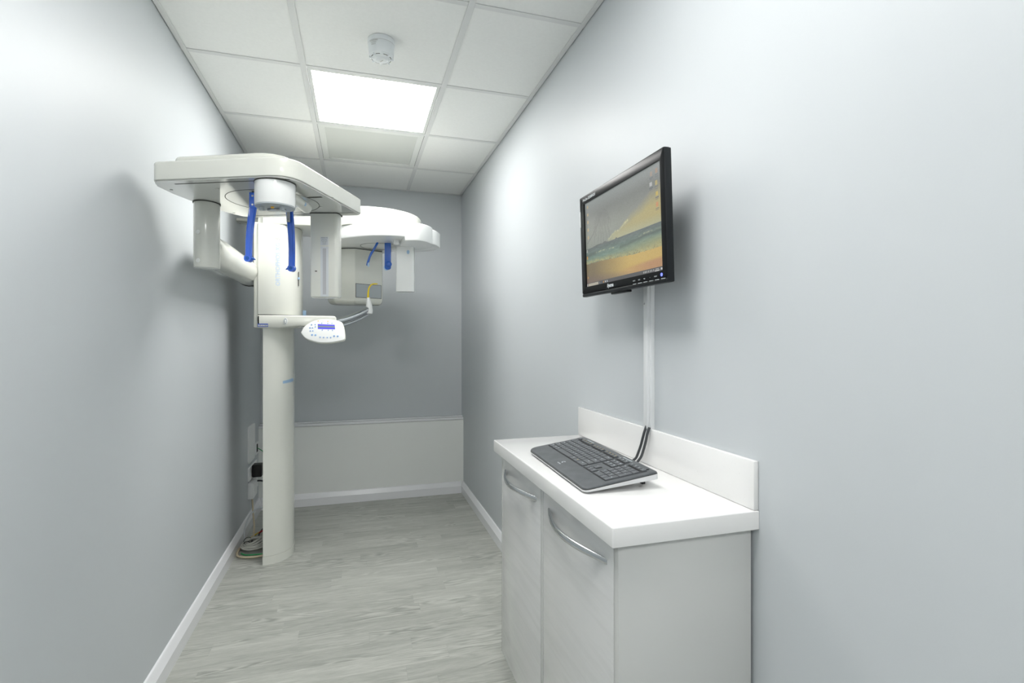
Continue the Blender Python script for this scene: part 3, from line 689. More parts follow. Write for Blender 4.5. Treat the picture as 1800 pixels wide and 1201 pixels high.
# pixels of the leads: leave the trunking, drop behind the keyboard
ld = tube('black_cable', M['cable_dark'], [(0.7955, 1.302, 0.976), (0.789, 1.304, 0.958), (0.786, 1.308, 0.940), (0.785, 1.316, 0.918), (0.784, 1.328, 0.895), (0.782, 1.338, 0.876), (0.776, 1.345, 0.8665)], 0.0037, n=10, sub=5)
tag(ld, 'dark cable leaving the trunking end, the left one of the pair behind the keyboard', 'cable', 'pair of dark cables behind the keyboard')
ld = tube('black_cable', M['cable_dark'], [(0.7955, 1.288, 0.972), (0.790, 1.290, 0.955), (0.788, 1.295, 0.932), (0.787, 1.305, 0.907), (0.786, 1.317, 0.883), (0.779, 1.326, 0.8665)], 0.0037, n=10, sub=5)
tag(ld, 'dark cable leaving the trunking end, the right one of the pair behind the keyboard', 'cable', 'pair of dark cables behind the keyboard')

# ------------------------------------------------------------------ monitor
MW, MH = 0.478, 0.319
mo = empty('monitor', (0.710, 1.3165, 1.5228), (R(1.8), 0, R(-90))); mo.scale = (1.018, 1.018, 1.020)
tag(mo, 'black wall-mounted computer monitor showing a beach at sunset', 'monitor')
bl, br_, bt, bb_ = 0.030, 0.018, 0.026, 0.030
x0, x1, z0, z1 = -MW / 2, MW / 2, -MH / 2, MH / 2
def frame_mesh(xo0, xo1, zo0, zo1, xi0, xi1, zi0, zi1, y0, y1, yin):
    bm = bmesh.new(); O = round_poly([(xo0, zo0), (xo1, zo0), (xo1, zo1), (xo0, zo1)], 0.006, 3)
    I = []
    # inner loop with the same vertex count
    k = len(O) // 4
    for cx_, cz_ in ((xi0, zi0), (xi1, zi0), (xi1, zi1), (xi0, zi1)): I += [(cx_ , cz_)] * k
    n = len(O)
    ri = 0.0035
    def loop(P, y): return [bm.verts.new((p[0], y, p[1])) for p in P]
    back = loop(O, y1); s1 = loop(O, y0 + 0.004); s2 = loop(inset_pts(O, 0.0012), y0 + 0.0012); s3 = loop(inset_pts(O, 0.004), y0)
    inn = [(xi0, zi0), (xi1, zi0), (xi1, zi1), (xi0, zi1)]
    i0 = loop(inn, y0); i1 = loop(inn, yin)
    def strip(a, b):
        for i in range(n):
            j = (i + 1) % n; bm.faces.new((a[i], a[j], b[j], b[i]))
    strip(back, s1); strip(s1, s2); strip(s2, s3)
    for q in range(4):
        a = i0[q]
        for t in range(k - 1): bm.faces.new((s3[q * k + t], s3[q * k + t + 1], a))
        e = (q + 1) % 4; bm.faces.new((s3[q * k + k - 1], s3[(q * k + k) % n], i0[e], a))
        bm.faces.new((i0[q], i0[e], i1[e], i1[q]))
    bm.faces.new(back)
    return mesh_of(bm, 'bezel')
link('bezel', frame_mesh(x0, x1, z0 + 0.010, z1, x0 + bl, x1 - br_, z0 + bb_, z1 - bt, -0.004, 0.012, 0.0015), M['monitor'], mo, smooth=30)
box('lower_lip', M['monside'], x0, x1, -0.003, 0.014, z0, z0 + 0.0105, mo, bev=0.003)
box('rear_rim', M['monside'], x0 + 0.001, x1 - 0.001, 0.0125, 0.018, z0 + 0.001, z1 - 0.001, mo, bev=0.003)
box('rear_housing', M['monside'], x0 + 0.10, x1 - 0.12, 0.018, 0.052, z0 + 0.03, z1 - 0.04, mo, bev=0.010)
box('side_grip', M['monside'], x1 - 0.004, x1 + 0.0010, -0.0025, 0.0140, z0 + 0.001, z1 - 0.002, mo, bev=0.003)
wm = box('wall_mount', M['steel'], -0.05, 0.05, 0.052, 0.060, -0.05, 0.05, mo, bev=0.001)
box('mount_arm', M['steel'], -0.02, 0.02, 0.060, 0.092, -0.025, 0.025, wm, bev=0.002)
box('mount_plate', M['steel'], -0.06, 0.06, 0.090, 0.0988, -0.06, 0.06, wm, bev=0.001)
# screen picture: fine grid coloured per cell
def screen():
    NX, NZ = 260, 164; xa, xb, za, zb = x0 + bl, x1 - br_, z0 + bb_, z1 - bt
    rnd = random.Random(5)
    import numpy as np
    rs = np.random.RandomState(4)
    u = (np.arange(NX) + 0.5) / NX; v = (np.arange(NZ) + 0.5) / NZ
    U, V = np.meshgrid(u, v)
    def vnoise(nx, nz, seed):
        r = np.random.RandomState(seed).rand(nz + 2, nx + 2); fx = U * nx; fz = V * nz
        ix = fx.astype(int); iz = fz.astype(int); tx = fx - ix; tz = fz - iz; tx = tx * tx * (3 - 2 * tx); tz = tz * tz * (3 - 2 * tz)
        return (r[iz, ix] * (1 - tx) + r[iz, ix + 1] * tx) * (1 - tz) + (r[iz + 1, ix] * (1 - tx) + r[iz + 1, ix + 1] * tx) * tz
    def mix(a, b, t): t = np.clip(t, 0, 1)[..., None]; return np.array(a, float) * (1 - t) + np.array(b, float) * t
    hz = 0.452
    sky = mix((140, 144, 136), (124, 127, 124), (V - 0.62) / 0.2)
    sky = mix(sky, (144, 150, 149), (V - 0.84) / 0.16)
    sky = mix(sky, (140, 146, 138), 1 - (V - hz) / 0.16) * 1.0
    # sunlit cloud bank from the lower left to the upper right
    edge = hz + 0.03 + 0.27 * np.clip((U - 0.36) / 0.64, 0, 1) ** 0.95 + 0.03 * (vnoise(14, 6, 1) - 0.5) + 0.02 * (vnoise(40, 16, 2) - 0.5)
    lit = np.clip((edge - V) / (0.03 + 0.30 * np.clip(U - 0.45, 0, 1)) + 0.5, 0, 1) * np.clip((U - 0.33) / 0.10, 0, 1)
    warm = mix((158, 156, 128), (184, 168, 112), U * 1.1 - 0.15 + 0.2 * vnoise(5, 5, 3))
    warm = mix(warm, (178, 176, 140), (hz + 0.09 - V) / 0.09)
    img = mix(sky, warm, lit * 0.82)
    glow = np.exp(-((edge - V) / 0.012) ** 2) * np.clip((U - 0.33) / 0.05, 0, 1) * (U < 0.62); img = mix(img, (202, 196, 150), glow * 0.5 * vnoise(60, 30, 4) * 2)
    # palm: soft darker fronds
    palm = np.zeros_like(U)
    def stroke(pts, wd, a):
        nonlocal palm
        for (ax, ay), (bx, by) in zip(pts, pts[1:]):
            dx, dy = (bx - ax) * 1.6, by - ay; L2 = dx * dx + dy * dy + 1e-9
            t = np.clip((((U - ax) * 1.6) * dx + (V - ay) * dy) / L2, 0, 1); d = np.hypot((U - ax) * 1.6 - dx * t, V - ay - dy * t)
            palm = np.maximum(palm, a * np.exp(-(d / wd) ** 2))
    stroke([(0.03, 0.52), (0.12, 0.60), (0.2, 0.70), (0.26, 0.80)], 0.007, 0.9)
    rp_ = random.Random(8)
    for a0 in (-170, -150, -120, -100, -80, -55, -30, 10, 40, 150, 175):
        c, s = math.cos(R(a0)), math.sin(R(a0)); px_, pz_ = 0.26, 0.80; pts = [(px_, pz_)]
        for k in range(1, 7): pts.append((px_ + c * 0.022 * k, pz_ + s * 0.030 * k - 0.0045 * k * k))
        stroke(pts, 0.006, 0.5)
        for q in pts[2:]:
            for k in range(3): stroke([q, (q[0] + rp_.uniform(-0.012, 0.012), q[1] - rp_.uniform(0.03, 0.09))], 0.006, rp_.uniform(0.2, 0.55))
    img = np.where((V > hz)[..., None], mix(img, (104, 104, 104), palm * 0.62), img)
    # far headland
    head = hz + 0.016 * np.exp(-((U - 0.30) / 0.03) ** 2) + 0.010 * np.exp(-((U - 0.46) / 0.012) ** 2) + 0.014 * np.exp(-((U - 0.2) / 0.06) ** 2)
    img = np.where(((V <= head) & (V > hz))[..., None], np.array((104, 109, 106.)), img)
    # sea
    sea = mix((100, 108, 108), (118, 140, 128), (hz - V) / 0.13); sea = sea + (vnoise(30, 120, 6)[..., None] - 0.5) * 16
    wave = 0.375 + 0.012 * np.sin(U * 9) + 0.03 * (U - 0.5) + 0.01 * (vnoise(20, 4, 7) - 0.5)
    foam = np.clip(1 - np.abs(V - wave) / 0.012, 0, 1) * np.clip(vnoise(60, 50, 8) * 1.5 - 0.35, 0, 1) * ((U > 0.14) & (U < 0.45) | (U > 0.74))
    sea = mix(sea, (196, 198, 158), foam * 0.85)
    dark = np.exp(-((V - (wave - 0.02 + 0.02 * (U < 0.2))) / 0.018) ** 2) * ((U < 0.16) | ((U > 0.5))); sea = mix(sea, (88, 97, 93), dark * 0.6)
    sea = mix(sea, (160, 158, 116), np.clip(U - 0.25, 0, 1) * np.clip((0.36 - V) / 0.08, 0, 1) * 1.2)
    shore = 0.262 + 0.014 * np.sin(U * 5 + 1) - 0.03 * U + 0.008 * (vnoise(50, 3, 9) - 0.5)
    fo = np.clip((V - shore) / 0.004, 0, 1) * np.clip(1 - (V - shore) / (0.045 + 0.02 * vnoise(12, 3, 10)), 0, 1)
    sea = mix(sea, (186, 174, 122), fo * np.clip(0.25 + vnoise(110, 90, 11) * 1.0, 0, 1)); sea = mix(sea, (110, 100, 76), fo * (vnoise(90, 80, 12) > 0.72) * 0.6)
    img = np.where((V <= hz)[..., None], sea, img)
    sand = mix((128, 116, 92), (196, 168, 104), np.clip((U - 0.12) / 0.5, 0, 1)); sand = mix(sand, (122, 108, 100), 1 - (V + 0.16 * U - 0.06 * 1) / 0.12)
    sand = mix(sand, (180, 140, 104), np.clip((U - 0.45) / 0.4, 0, 1) * np.clip((0.125 + 0.05 * (U - 0.6) - V) / 0.03, 0, 1))
    img = np.where((V <= shore)[..., None], sand, img)
    img += (rs.rand(NZ, NX)[..., None] - 0.5) * 9
    def rect(a, b, c, d, col, al=1.0):
        m_ = ((U >= a) & (U < b) & (V >= c) & (V < d)); img[m_] = img[m_] * (1 - al) + np.array(col, float) * al
    # taskbar with search box, icons and clock
    rect(0, 1, 0, 0.040, (86, 86, 88)); rect(0.0, 0.012, 0.008, 0.034, (190, 190, 188)); rect(0.02, 0.185, 0.004, 0.037, (176, 170, 156))
    for k, cc in enumerate(((120, 122, 126), (80, 96, 110), (200, 150, 90), (205, 205, 205), (190, 196, 205))): rect(0.20 + k * 0.028, 0.212 + k * 0.028, 0.011, 0.031, cc)
    for k in range(7): rect(0.78 + k * 0.018, 0.788 + k * 0.018, 0.012, 0.028, (170, 170, 168))
    rect(0.91, 0.945, 0.022, 0.030, (180, 180, 178)); rect(0.905, 0.95, 0.009, 0.016, (180, 180, 178)); rect(0.965, 0.98, 0.012, 0.032, (200, 200, 200))
    # desktop icons
    for k, vv in enumerate((0.93, 0.84, 0.75, 0.66, 0.57)): rect(0.032, 0.052, vv, vv + 0.035, (186, 160, 122), 0.8)
    for k, vv in enumerate((0.41, 0.33)): rect(0.008, 0.028, vv, vv + 0.035, ((180, 178, 172), (206, 150, 84))[k], 0.85)
    rect(0.012, 0.03, 0.10, 0.12, (196, 150, 90), 0.7)
    for a, vv, cc in ((0.935, 0.91, (170, 140, 120)), (0.88, 0.905, (166, 146, 132)), (0.93, 0.80, (190, 170, 110)), (0.875, 0.81, (196, 196, 196)), (0.935, 0.70, (206, 178, 90)), (0.935, 0.60, (206, 140, 100))):
        rect(a, a + 0.024, vv, vv + 0.04, cc, 0.75); rect(a - 0.006, a + 0.032, vv - 0.022, vv - 0.014, (96, 98, 108), 0.7); rect(a - 0.004, a + 0.028, vv - 0.035, vv - 0.029, (96, 98, 108), 0.5)
    img = np.clip(img, 0, 255) / 255; L = np.where(img <= 0.04045, img / 12.92, ((img + 0.055) / 1.055) ** 2.4)
    vs = []; fs = []
    for j in range(NZ + 1):
        for i in range(NX + 1): vs.append((xa + (xb - xa) * i / NX, 0.0012, za + (zb - za) * j / NZ))
    for j in range(NZ):
        for i in range(NX):
            a = j * (NX + 1) + i; fs.append((a, a + 1, a + NX + 2, a + NX + 1))
    me = bpy.data.meshes.new('screen'); me.from_pydata(vs, [], fs); at = me.color_attributes.new('picture', 'FLOAT_COLOR', 'CORNER')
    cols = np.ones((NX * NZ, 4, 4)); cols[:, :, :3] = L.reshape(-1, 1, 3); at.data.foreach_set('color', cols.ravel())
    m = mat('screen picture', (0.01, 0.01, 0.01), 0.25, spec=0.4); b = m.node_tree.nodes['Principled BSDF']
    a = nd(m, 'ShaderNodeVertexColor', layer_name='picture'); lk(m, a.outputs['Color'], b.inputs['Emission Color']); b.inputs['Emission Strength'].default_value = 0.92
    return link('screen', me, m, mo, smooth=0)
screen()
# prints and buttons on the bezel (face lies at y = -0.004)
def mon_text(s, x, z, size, shear=0.0, mm='print', bold=0.0):
    return link('lettering', text_mesh(s, size, 0.0001, shear=shear, bold=bold), M[mm], mo, (x, -0.0043, z), (R(90), 0, 0), smooth=0)
mon_text('ProLite E2208HDS', x0 + 0.070, z1 - 0.015, 0.0115, 0.2, bold=0.0003)
mon_text('iiyama', x0 + 0.195, z0 + 0.0205, 0.015, 0.15, bold=0.0006)
for k, s_ in enumerate(('AUTO', 'ECO', 'Vol-', '+', 'MENU')): mon_text(s_, x1 - 0.150 + k * 0.0255, z0 + 0.0185, 0.0045)
prism('power_light', M['led'], circle(x1 - 0.022, z0 + 0.020, 0.0042, 16), -0.0047, -0.0035, mo, axis='y')
for k in range(6):
    b_ = box('button', M['print'], x1 - 0.157 + k * 0.0265, x1 - 0.141 + k * 0.0265, -0.0042, -0.002, z0 + 0.0095, z0 + 0.0108, mo)
    box('button_slot', M['trough'], x1 - 0.158 + k * 0.0265, x1 - 0.140 + k * 0.0265, -0.0038, -0.002, z0 + 0.0068, z0 + 0.0093, b_)
box('stand_latch', M['monside'], -0.06, 0.035, 0.005, 0.02, z0 - 0.0055, z0 + 0.001, mo, bev=0.002)
box('side_sticker', M['trunk'], x0 - 0.0002, x0 + 0.006, -0.0044, -0.0035, 0.065, 0.115, mo)

# ------------------------------------------------------------------ keyboard
kb = empty('keyboard', (0.5215, 1.5515, 0.8642), (0, 0, R(-92.1)))
tag(kb, 'dark grey wireless keyboard with white legends lying on the worktop', 'keyboard')
KW, KD = 0.460, 0.195; TILT = R(8.3)
trot = (TILT, 0, 0)
kout = round_poly([(0.0, 0.0), (KW, 0.0), (KW, KD), (0.0, KD)], [0.035, 0.018, 0.012, 0.022], 8)
# front edge bows gently
kout = [(x, y - 0.006 * math.sin(PI * min(1, max(0, x / KW))) * (1 - y / KD) + (0.006 * math.sin(PI * x / KW) * (y / KD))) for x, y in kout]
def kpart(o): o.rotation_euler = trot; return o
kpart(prism('body', M['kbd'], inset_pts(kout, 0.0015), 0.004, 0.012, kb, bev=0.0025, bev0=0, smooth=40))
# silver rim tapering down to the front
def rim():
    L = []
    L.append([(p[0], p[1], 0.0 - 0.016 * (p[1] / KD) ** 1.0 * 0 + (-0.008 * max(0, p[1] / KD)) ) for p in inset_pts(kout, 0.008)])
    L.append([(p[0], p[1], 0.002 - 0.008 * max(0, p[1] / KD)) for p in inset_pts(kout, 0.0015)])
    L.append([(p[0], p[1], 0.0055) for p in kout]); L.append([(p[0], p[1], 0.0072) for p in inset_pts(kout, 0.001)])
    return mesh_of(loft_bm(L), 'rim')
kpart(link('rim', rim(), M['kbdrim'], kb, smooth=40))
kpart(prism('rim_seam', M['seam'], inset_pts(kout, 0.0004), 0.0072, 0.0079, kb))
ZK = 0.0121
def key_mesh(wd, dp, ht):
    L = [[(x * s + 0, y * s + 0, z) for x, y in ((-wd / 2, -dp / 2), (wd / 2, -dp / 2), (wd / 2, dp / 2), (-wd / 2, dp / 2))] for s, z in ((1, 0),)]
    b = 0.0011; L = []
    for ix, z in ((0, 0), (0.0004, ht - 0.0006), (b + 0.0004, ht)):
        L.append([(-wd / 2 + ix, -dp / 2 + ix, z), (wd / 2 - ix, -dp / 2 + ix, z), (wd / 2 - ix, dp / 2 - ix, z), (-wd / 2 + ix, dp / 2 - ix, z)])
    me = mesh_of(loft_bm(L), 'key'); me.materials.append(M['key']); me.shade_smooth(); me.set_sharp_from_angle(angle=R(25)); return me
KEYM = {}; LEG = {}
p_ = 0.0186; KX0 = 0.0165; KY0 = 0.0640
def key(x, y, wu, s='', du=1.0, ht=0.0024, dpv=None, col='legend'):
    wd = wu * p_ - 0.0014; dp = (du * p_ - 0.0014) if dpv is None else dpv
    k = (round(wd, 5), round(dp, 5), ht)
    if k not in KEYM: KEYM[k] = key_mesh(*k)
    o = bpy.data.objects.new('key', KEYM[k]); COL.objects.link(o); o.parent = kb; o.rotation_euler = trot
    cx, cy = x + wu * p_ / 2, y + (du * p_ / 2 if dpv is None else dpv / 2)
    o.location = (cx, cy * math.cos(TILT) - ZK * math.sin(TILT), ZK * math.cos(TILT) + cy * math.sin(TILT))
    if s:
        if s not in LEG:
            me = text_mesh(s, 0.0056 if len(s) == 1 else 0.0042, 0.0001, bold=0.0002); me.materials.append(M[col]); LEG[s] = me
        q = bpy.data.objects.new('legend', LEG[s]); COL.objects.link(q); q.parent = o
        q.location = ((-wd / 2 + 0.0055) if len(s) == 1 else 0, 0.002, ht + 0.00015)
    return o
kpart(box('key_well', M['trough'], KX0 - 0.0012, KX0 + 15 * p_ + 0.001, KY0 - 0.0018, KY0 + 5 * p_ + 0.0005, ZK - 0.002, ZK + 0.0001, kb))
rows_ = [
    [(1.5, 'Ctrl'), (1.25, 'Win'), (1.25, 'Alt'), (5.5, ''), (1.5, 'Alt'), (1.5, 'FN'), (2.5, 'Ctrl')],
    [(2.25, 'Shift')] + [(1, c) for c in 'ZXCVBNM,./'] + [(2.75, 'Shift')],
    [(1.75, 'Caps')] + [(1, c) for c in "ASDFGHJKL;'"] + [(2.25, 'Enter')],
    [(1.5, 'Tab')] + [(1, c) for c in 'QWERTYUIOP[]'] + [(1.5, '#')],
    [(1, '`')] + [(1, c) for c in '1234567890-='] + [(2, 'Back')]]
for j, r_ in enumerate(rows_):
    x = KX0
    for wu, s in r_: key(x, KY0 + j * p_, wu, s, col='legendy' if s == 'FN' else 'legend'); x += wu * p_
NX0 = KX0 + 15 * p_ + 0.007
kpart(box('key_well', M['trough'], NX0 - 0.001, NX0 + 3 * p_ + 0.001, KY0 + 3 * p_ - 0.0018, KY0 + 5 * p_ + 0.0005, ZK - 0.002, ZK + 0.0001, kb))
kpart(box('key_well', M['trough'], NX0 - 0.001, NX0 + 3 * p_ + 0.001, KY0 - 0.0018, KY0 + p_ + 0.0001, ZK - 0.002, ZK + 0.0001, kb))
kpart(box('key_well', M['trough'], NX0 + p_ - 0.001, NX0 + 2 * p_ + 0.001, KY0 + p_, KY0 + 2 * p_ + 0.0005, ZK - 0.002, ZK + 0.0001, kb))
for j, ks in ((4, ('Ins', 'Home', 'PgUp')), (3, ('Del', 'End', 'PgDn'))):
    for i, s in enumerate(ks): key(NX0 + i * p_, KY0 + j * p_, 1, s)
for i, s in enumerate(('<', 'v', '>')): key(NX0 + i * p_, KY0, 1, s)
key(NX0 + p_, KY0 + p_, 1, '^')
PX0 = NX0 + 3 * p_ + 0.007
kpart(box('key_well', M['trough'], PX0 - 0.001, PX0 + 4 * p_ + 0.001, KY0 - 0.0018, KY0 + 5 * p_ + 0.0005, ZK - 0.002, ZK + 0.0001, kb))
for j, ks in ((4, ('Num', '/', '*')), (3, '789'), (2, '456'), (1, '123')):
    for i, s in enumerate(ks): key(PX0 + i * p_, KY0 + j * p_, 1, s)
key(PX0 + 3 * p_, KY0 + 4 * p_, 1, '-'); key(PX0 + 3 * p_, KY0 + 2 * p_, 1, '+', du=2); key(PX0 + 3 * p_, KY0, 1, 'Ent', du=2)
key(PX0, KY0, 2, '0'); key(PX0 + 2 * p_, KY0, 1, '.')
# function keys in groups of four along a black slot, round escape key first
FY = KY0 + 5 * p_ + 0.0062
def frow(xs, n, labels, col):
    kpart(box('key_well', M['trough'], xs - 0.002, xs + n * 0.0182 + 0.002, FY - 0.005, FY + 0.0128, ZK - 0.002, ZK + 0.0002, kb, bev=0.001))
    for i in range(n): key(xs + i * 0.0182, FY, 0.0182 / p_, labels[i] if i < len(labels) else '', dpv=0.0115, ht=0.0030, col=col)
kpart(prism('key', M['key'], circle(KX0 + 0.011, FY + 0.006, 0.009, 20, 0.0065), ZK, ZK + 0.0035, kb, bev=0.0015))
frow(0.046, 4, ('F1', 'F2', 'F3', 'F4'), 'legendy'); frow(0.130, 4, ('F5', 'F6', 'F7', 'F8'), 'legendy')
frow(0.214, 4, ('F9', 'F10', 'F11', 'F12'), 'legendy'); frow(0.296, 3, ('Prt', 'Scr', 'Pau'), 'legend'); frow(0.366, 4, ('o', 'O', 'x', 'c'), 'legend')
for xs in (0.055, 0.300):
    for i in range(3):
        kpart(box('media_button', M['greyplastic'], xs + i * 0.017, xs + i * 0.017 + 0.0155, 0.1800, 0.1840, ZK - 0.0005, ZK + 0.0016, kb, bev=0.0008))
kpart(prism('indicator', M['trough'], circle(0.430, 0.182, 0.004, 12), ZK - 0.0005, ZK + 0.0008, kb))
lg = kpart(prism('emblem', M['legend'], [(0.006 * math.cos(t), 0.006 * math.sin(t)) for t in [R(40 + 280 * i / 16) for i in range(17)]] + [(0.003 * math.cos(t), 0.003 * math.sin(t)) for t in [R(40 + 280 * (16 - i) / 16) for i in range(17)]], 0, 0.0002, kb))
lg.location = (0.222, 0.036, 0.0121 + 0.036 * math.sin(TILT))
o = link('lettering', text_mesh('Logitech', 0.0065, 0.0001, bold=0.0002), M['legend'], kb, (0.222, 0.023, 0.0122 + 0.023 * math.sin(TILT)), trot, smooth=0)
for x in (0.03, KW - 0.05): box('foot', M['trough'], x, x + 0.018, KD - 0.030, KD - 0.022, 0.0020, 0.0225, kb, bev=0.001)
box('front_pad', M['trough'], 0.05, KW - 0.05, 0.012, 0.02, 0.0018, 0.0045, kb)

# ------------------------------------------------------------------ smoke detector
sd = empty('smoke_detector'); tag(sd, 'white round smoke detector on the ceiling tile in front of the lit panel', 'smoke detector')
DX, DY = 0.0905, 2.068
lathe('base_plate', M['detector'], [(0.0505, H - 0.016), (0.052, H - 0.012), (0.052, H - 0.001), (0.051, H + 0.0025)], DX, DY, sd, 64)
dbody = lathe('body', M['detector'], [(0.030, H - 0.0700), (0.038, H - 0.0665), (0.046, H - 0.060), (0.0470, H - 0.056), (0.0495, H - 0.030), (0.0503, H - 0.0165)], DX, DY, sd, 64, smooth=35)
lathe('nose', M['detector'], [(0.016, H - 0.0765), (0.022, H - 0.0750), (0.026, H - 0.0695)], DX, DY, sd, 40)
lathe('seam_ring', M['greyprint'], [(0.0504, H - 0.0170), (0.0504, H - 0.0158)], DX, DY, sd, 64)
for k in range(8):
    t0 = R(22 + 45 * k); pts = []
    for i in range(6): t = t0 + R(-13 + 26 * i / 5); pts.append((DX + 0.0385 * math.cos(t), DY + 0.0385 * math.sin(t)))
    for i in range(6): t = t0 + R(13 - 26 * i / 5); pts.append((DX + 0.0345 * math.cos(t), DY + 0.0345 * math.sin(t)))
    prism('vent_slot', M['seam'], pts, H - 0.0672, H - 0.064, sd)
    t = t0 + R(22.5); q = Vector((math.cos(t), math.sin(t)))
    o = box('vent_rib', M['detector'], -0.002, 0.002, 0.024, 0.046, -0.004, 0.004, sd, bev=0.0008, loc=(DX, DY, H - 0.0665), rot=(0, 0, t - PI / 2))
box('test_slot', M['greyprint'], -0.0014, 0.0014, -0.010, 0.006, -0.0008, 0.0004, sd, loc=(DX, DY, H - 0.0767), rot=(0, 0, R(35)))
def wrap_cyl(me, ang, z, r):
    for v in me.vertices:
        a = ang + v.co.x / r; v.co = Vector((DX + r * math.cos(a), DY + r * math.sin(a), z + v.co.y))
for s_, z, sz, da in (('AROSGUARD', H - 0.0215, 0.0062, 0), ('CE 1293 EN54-5', H - 0.0285, 0.0036, 0), ('II 06 12', H - 0.0355, 0.0060, 0)):
    me = text_mesh(s_, sz, 0.0, bold=0.0002); wrap_cyl(me, R(-128) + da, z, 0.0507); link('lettering', me, M['greyprint'], sd, smooth=0)
settle(sd, (DX, DY, H))

# ------------------------------------------------------------------ sockets and cables behind the column
def wall_plate(name, y0, y1, z0, z1, th_, label, cat, rad=0.006, m='socket'):
    o = prism(name, M[m], round_poly([(y0, z0), (y1, z0), (y1, z1), (y0, z1)], rad, 5), XL, XL + th_, axis='x', bev=0, bev0=0)
    bpy.data.objects.remove(o)
    L = []; pts = round_poly([(y0, z0), (y1, z0), (y1, z1), (y0, z1)], rad, 5)
    for d, x in ((0, XL), (0, XL + th_ - 0.002), (0.0015, XL + th_)): L.append([(x, p[0], p[1]) for p in (inset_pts(pts, d) if d else pts)])
    o = link(name, mesh_of(loft_bm(L), name), M[m], smooth=30); tag(o, label, cat); return o
wall_plate('blanking_plate', 3.66, 3.872, 0.412, 0.652, 0.008, 'tall blank white plate with rounded corners on the left wall behind the column', 'wall plate', 0.03)
dp = wall_plate('data_outlet', 3.905, 3.995, 0.418, 0.503, 0.008, 'small white outlet with a dark opening, uppermost on the left wall near the boxing', 'outlet')
box('opening', M['void'], XL + 0.0075, XL + 0.009, 3.925, 3.965, 0.435, 0.490, dp)
sk = wall_plate('power_socket', 3.665, 3.93, 0.300, 0.386, 0.010, 'white double power socket on the left wall holding the black adapter', 'socket')
box('switch', M['trunk'], XL + 0.0095, XL + 0.012, 3.69, 3.71, 0.335, 0.352, sk, bev=0.001)
sk2 = wall_plate('power_socket', 3.80, 3.98, 0.190, 0.292, 0.008, 'white power socket lower on the left wall, between the white box and the boxing', 'socket')
box('switch', M['trunk'], XL + 0.0075, XL + 0.010, 3.82, 3.84, 0.24, 0.256, sk2, bev=0.001)
jb = box('junction_box', M['socket'], XL, XL + 0.032, 3.655, 3.785, 0.188, 0.290, bev=0.004, seg=3); tag(jb, 'square white junction box lowest on the left wall with a cream cable below', 'junction box')
box('lid', M['socket'], XL + 0.0315, XL + 0.036, 3.660, 3.780, 0.193, 0.285, jb, bev=0.002)
pa = box('power_adapter', M['cable_black'], XL + 0.0125, XL + 0.072, 3.725, 3.80, 0.310, 0.392, bev=0.008, seg=3); tag(pa, 'black power adapter plugged into the white double socket', 'adapter')
def cable(pts, r, m, label, name='cable', group=None, n=8, sub=6):
    o = tube(name, M[m], pts, r, n=n, sub=sub); tag(o, label, 'cable', group); return o
cable([(-0.60, 3.77, 0.388), (-0.575, 3.77, 0.425), (-0.535, 3.70, 0.41), (-0.515, 3.62, 0.33), (-0.51, 3.50, 0.26), (-0.505, 3.40, 0.22)], 0.004, 'cable_black', 'black lead looping up out of the black power adapter')
cable([(-0.664, 3.90, 0.245), (-0.62, 3.88, 0.245), (-0.58, 3.80, 0.235), (-0.54, 3.62, 0.19), (-0.505, 3.40, 0.14)], 0.006, 'cable_dark', 'short dark grey lead from the lower power socket')
cable([(-0.663, 3.945, 0.46), (-0.62, 3.90, 0.44), (-0.56, 3.75, 0.40), (-0.505, 3.50, 0.37)], 0.003, 'cable_green', 'thin green and yellow lead from the small outlet to the column')
cable([(-0.658, 3.72, 0.189), (-0.652, 3.70, 0.15), (-0.638, 3.64, 0.10), (-0.618, 3.56, 0.05), (-0.610, 3.50, 0.02), (-0.600, 3.44, 0.013)], 0.0052, 'cable_cream', 'cream cable hanging from the white junction box')
cable([(-0.50, 3.40, 0.196), (-0.545, 3.42, 0.200), (-0.592, 3.43, 0.185), (-0.628, 3.42, 0.14), (-0.643, 3.415, 0.09), (-0.645, 3.41, 0.045), (-0.643, 3.41, 0.012)], 0.0042, 'cable_clear', 'milky white tube arching out of the column down to the floor')
cj = box('tube_connector', M['socket'], -0.525, -0.500, 3.40, 3.43, 0.188, 0.212, bev=0.004); tag(cj, 'small white connector on the milky tube beside the column', 'connector')
cable([(-0.495, 3.45, 0.16), (-0.53, 3.50, 0.09), (-0.56, 3.52, 0.04), (-0.578, 3.50, 0.020), (-0.575, 3.46, 0.012)], 0.0050, 'cable_black', 'black cable slanting from the column down to the coiled white cables')
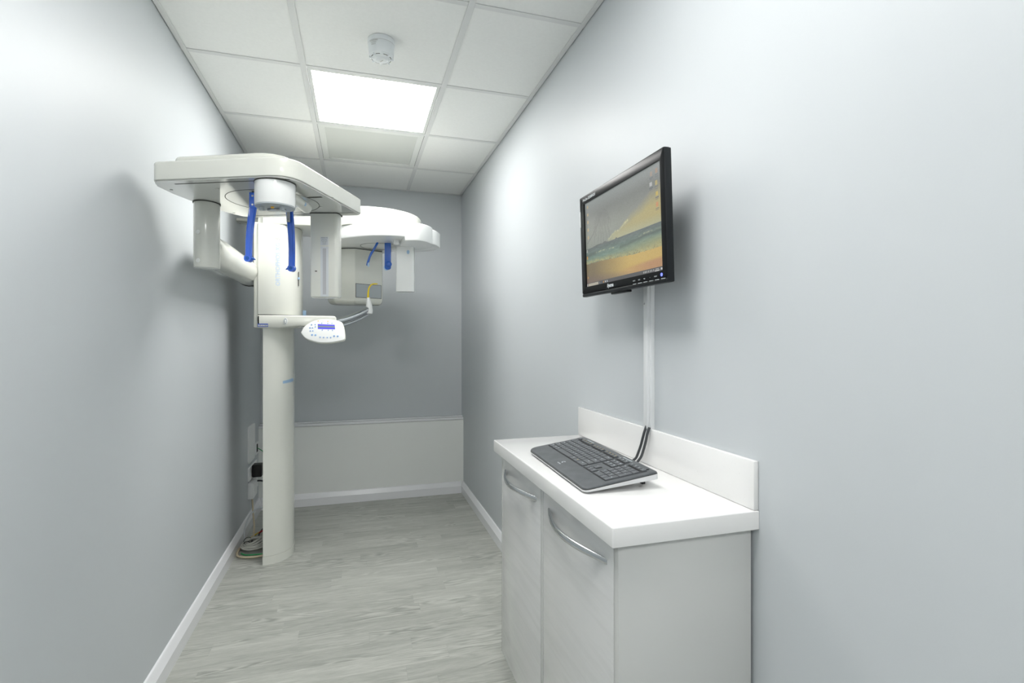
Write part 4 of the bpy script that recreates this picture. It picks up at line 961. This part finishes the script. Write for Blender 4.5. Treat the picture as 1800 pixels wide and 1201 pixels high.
cable([(-0.500, 3.62, 0.02), (-0.54, 3.60, 0.012), (-0.58, 3.55, 0.012), (-0.612, 3.46, 0.015), (-0.62, 3.40, 0.018)], 0.0045, 'cable_yellow', 'yellow cable on the floor beneath the cream cable')
cable([(-0.500, 3.44, 0.050), (-0.53, 3.46, 0.047), (-0.558, 3.47, 0.042), (-0.575, 3.475, 0.03)], 0.0045, 'cable_red', 'short red lead poking out behind the column')
cable([(-0.498, 3.165, 0.010), (-0.54, 3.155, 0.009), (-0.60, 3.165, 0.009), (-0.640, 3.20, 0.009), (-0.650, 3.26, 0.010), (-0.648, 3.32, 0.010)], 0.0062, 'cable_cream', 'thick cream cable curving along the floor in front of the coil')
cable([(-0.498, 3.195, 0.006), (-0.54, 3.195, 0.006), (-0.60, 3.205, 0.006), (-0.628, 3.235, 0.006)], 0.0042, 'cable_green', 'green cable lying on the floor under the coil')
random.seed(3)
pts = []
for k in range(5 * 14 + 1):
    t = 2 * PI * k / 14; lay = k // 14
    pts.append((-0.573 + (0.072 - 0.009 * lay) * math.cos(t) + random.uniform(-.003, .003), 3.31 + (0.085 - 0.009 * lay) * math.sin(t) + random.uniform(-.004, .004), 0.022 + 0.0050 * k / 14 + 0.014 * max(0, math.sin(t + 0.5 * lay)) * (1 + 0.3 * lay) / 2))
cable(pts, 0.0050, 'cable_white', 'coil of white cable lying on the floor beside the column foot', name='coiled_cable', sub=3)
for y_, x_ in ((3.345, -0.615), (3.28, -0.606)):
    o = ring('cable_tie', M['cable_black'], 0, 0, 0, 0.024, 0.003, None, 20, 0.004); o.location = (x_, y_, 0.032); o.rotation_euler = (R(80), 0, R(20 if y_ > 3.3 else -25)); tag(o, 'black tie around the white cable coil, ' + ('the farther of the two' if y_ > 3.3 else 'the nearer of the two'), 'cable tie')
cable([(-0.600, 3.44, 0.018), (-0.612, 3.40, 0.022), (-0.622, 3.36, 0.030), (-0.624, 3.33, 0.030)], 0.0085, 'cable_white', 'thick white cable bundle leading into the coil')
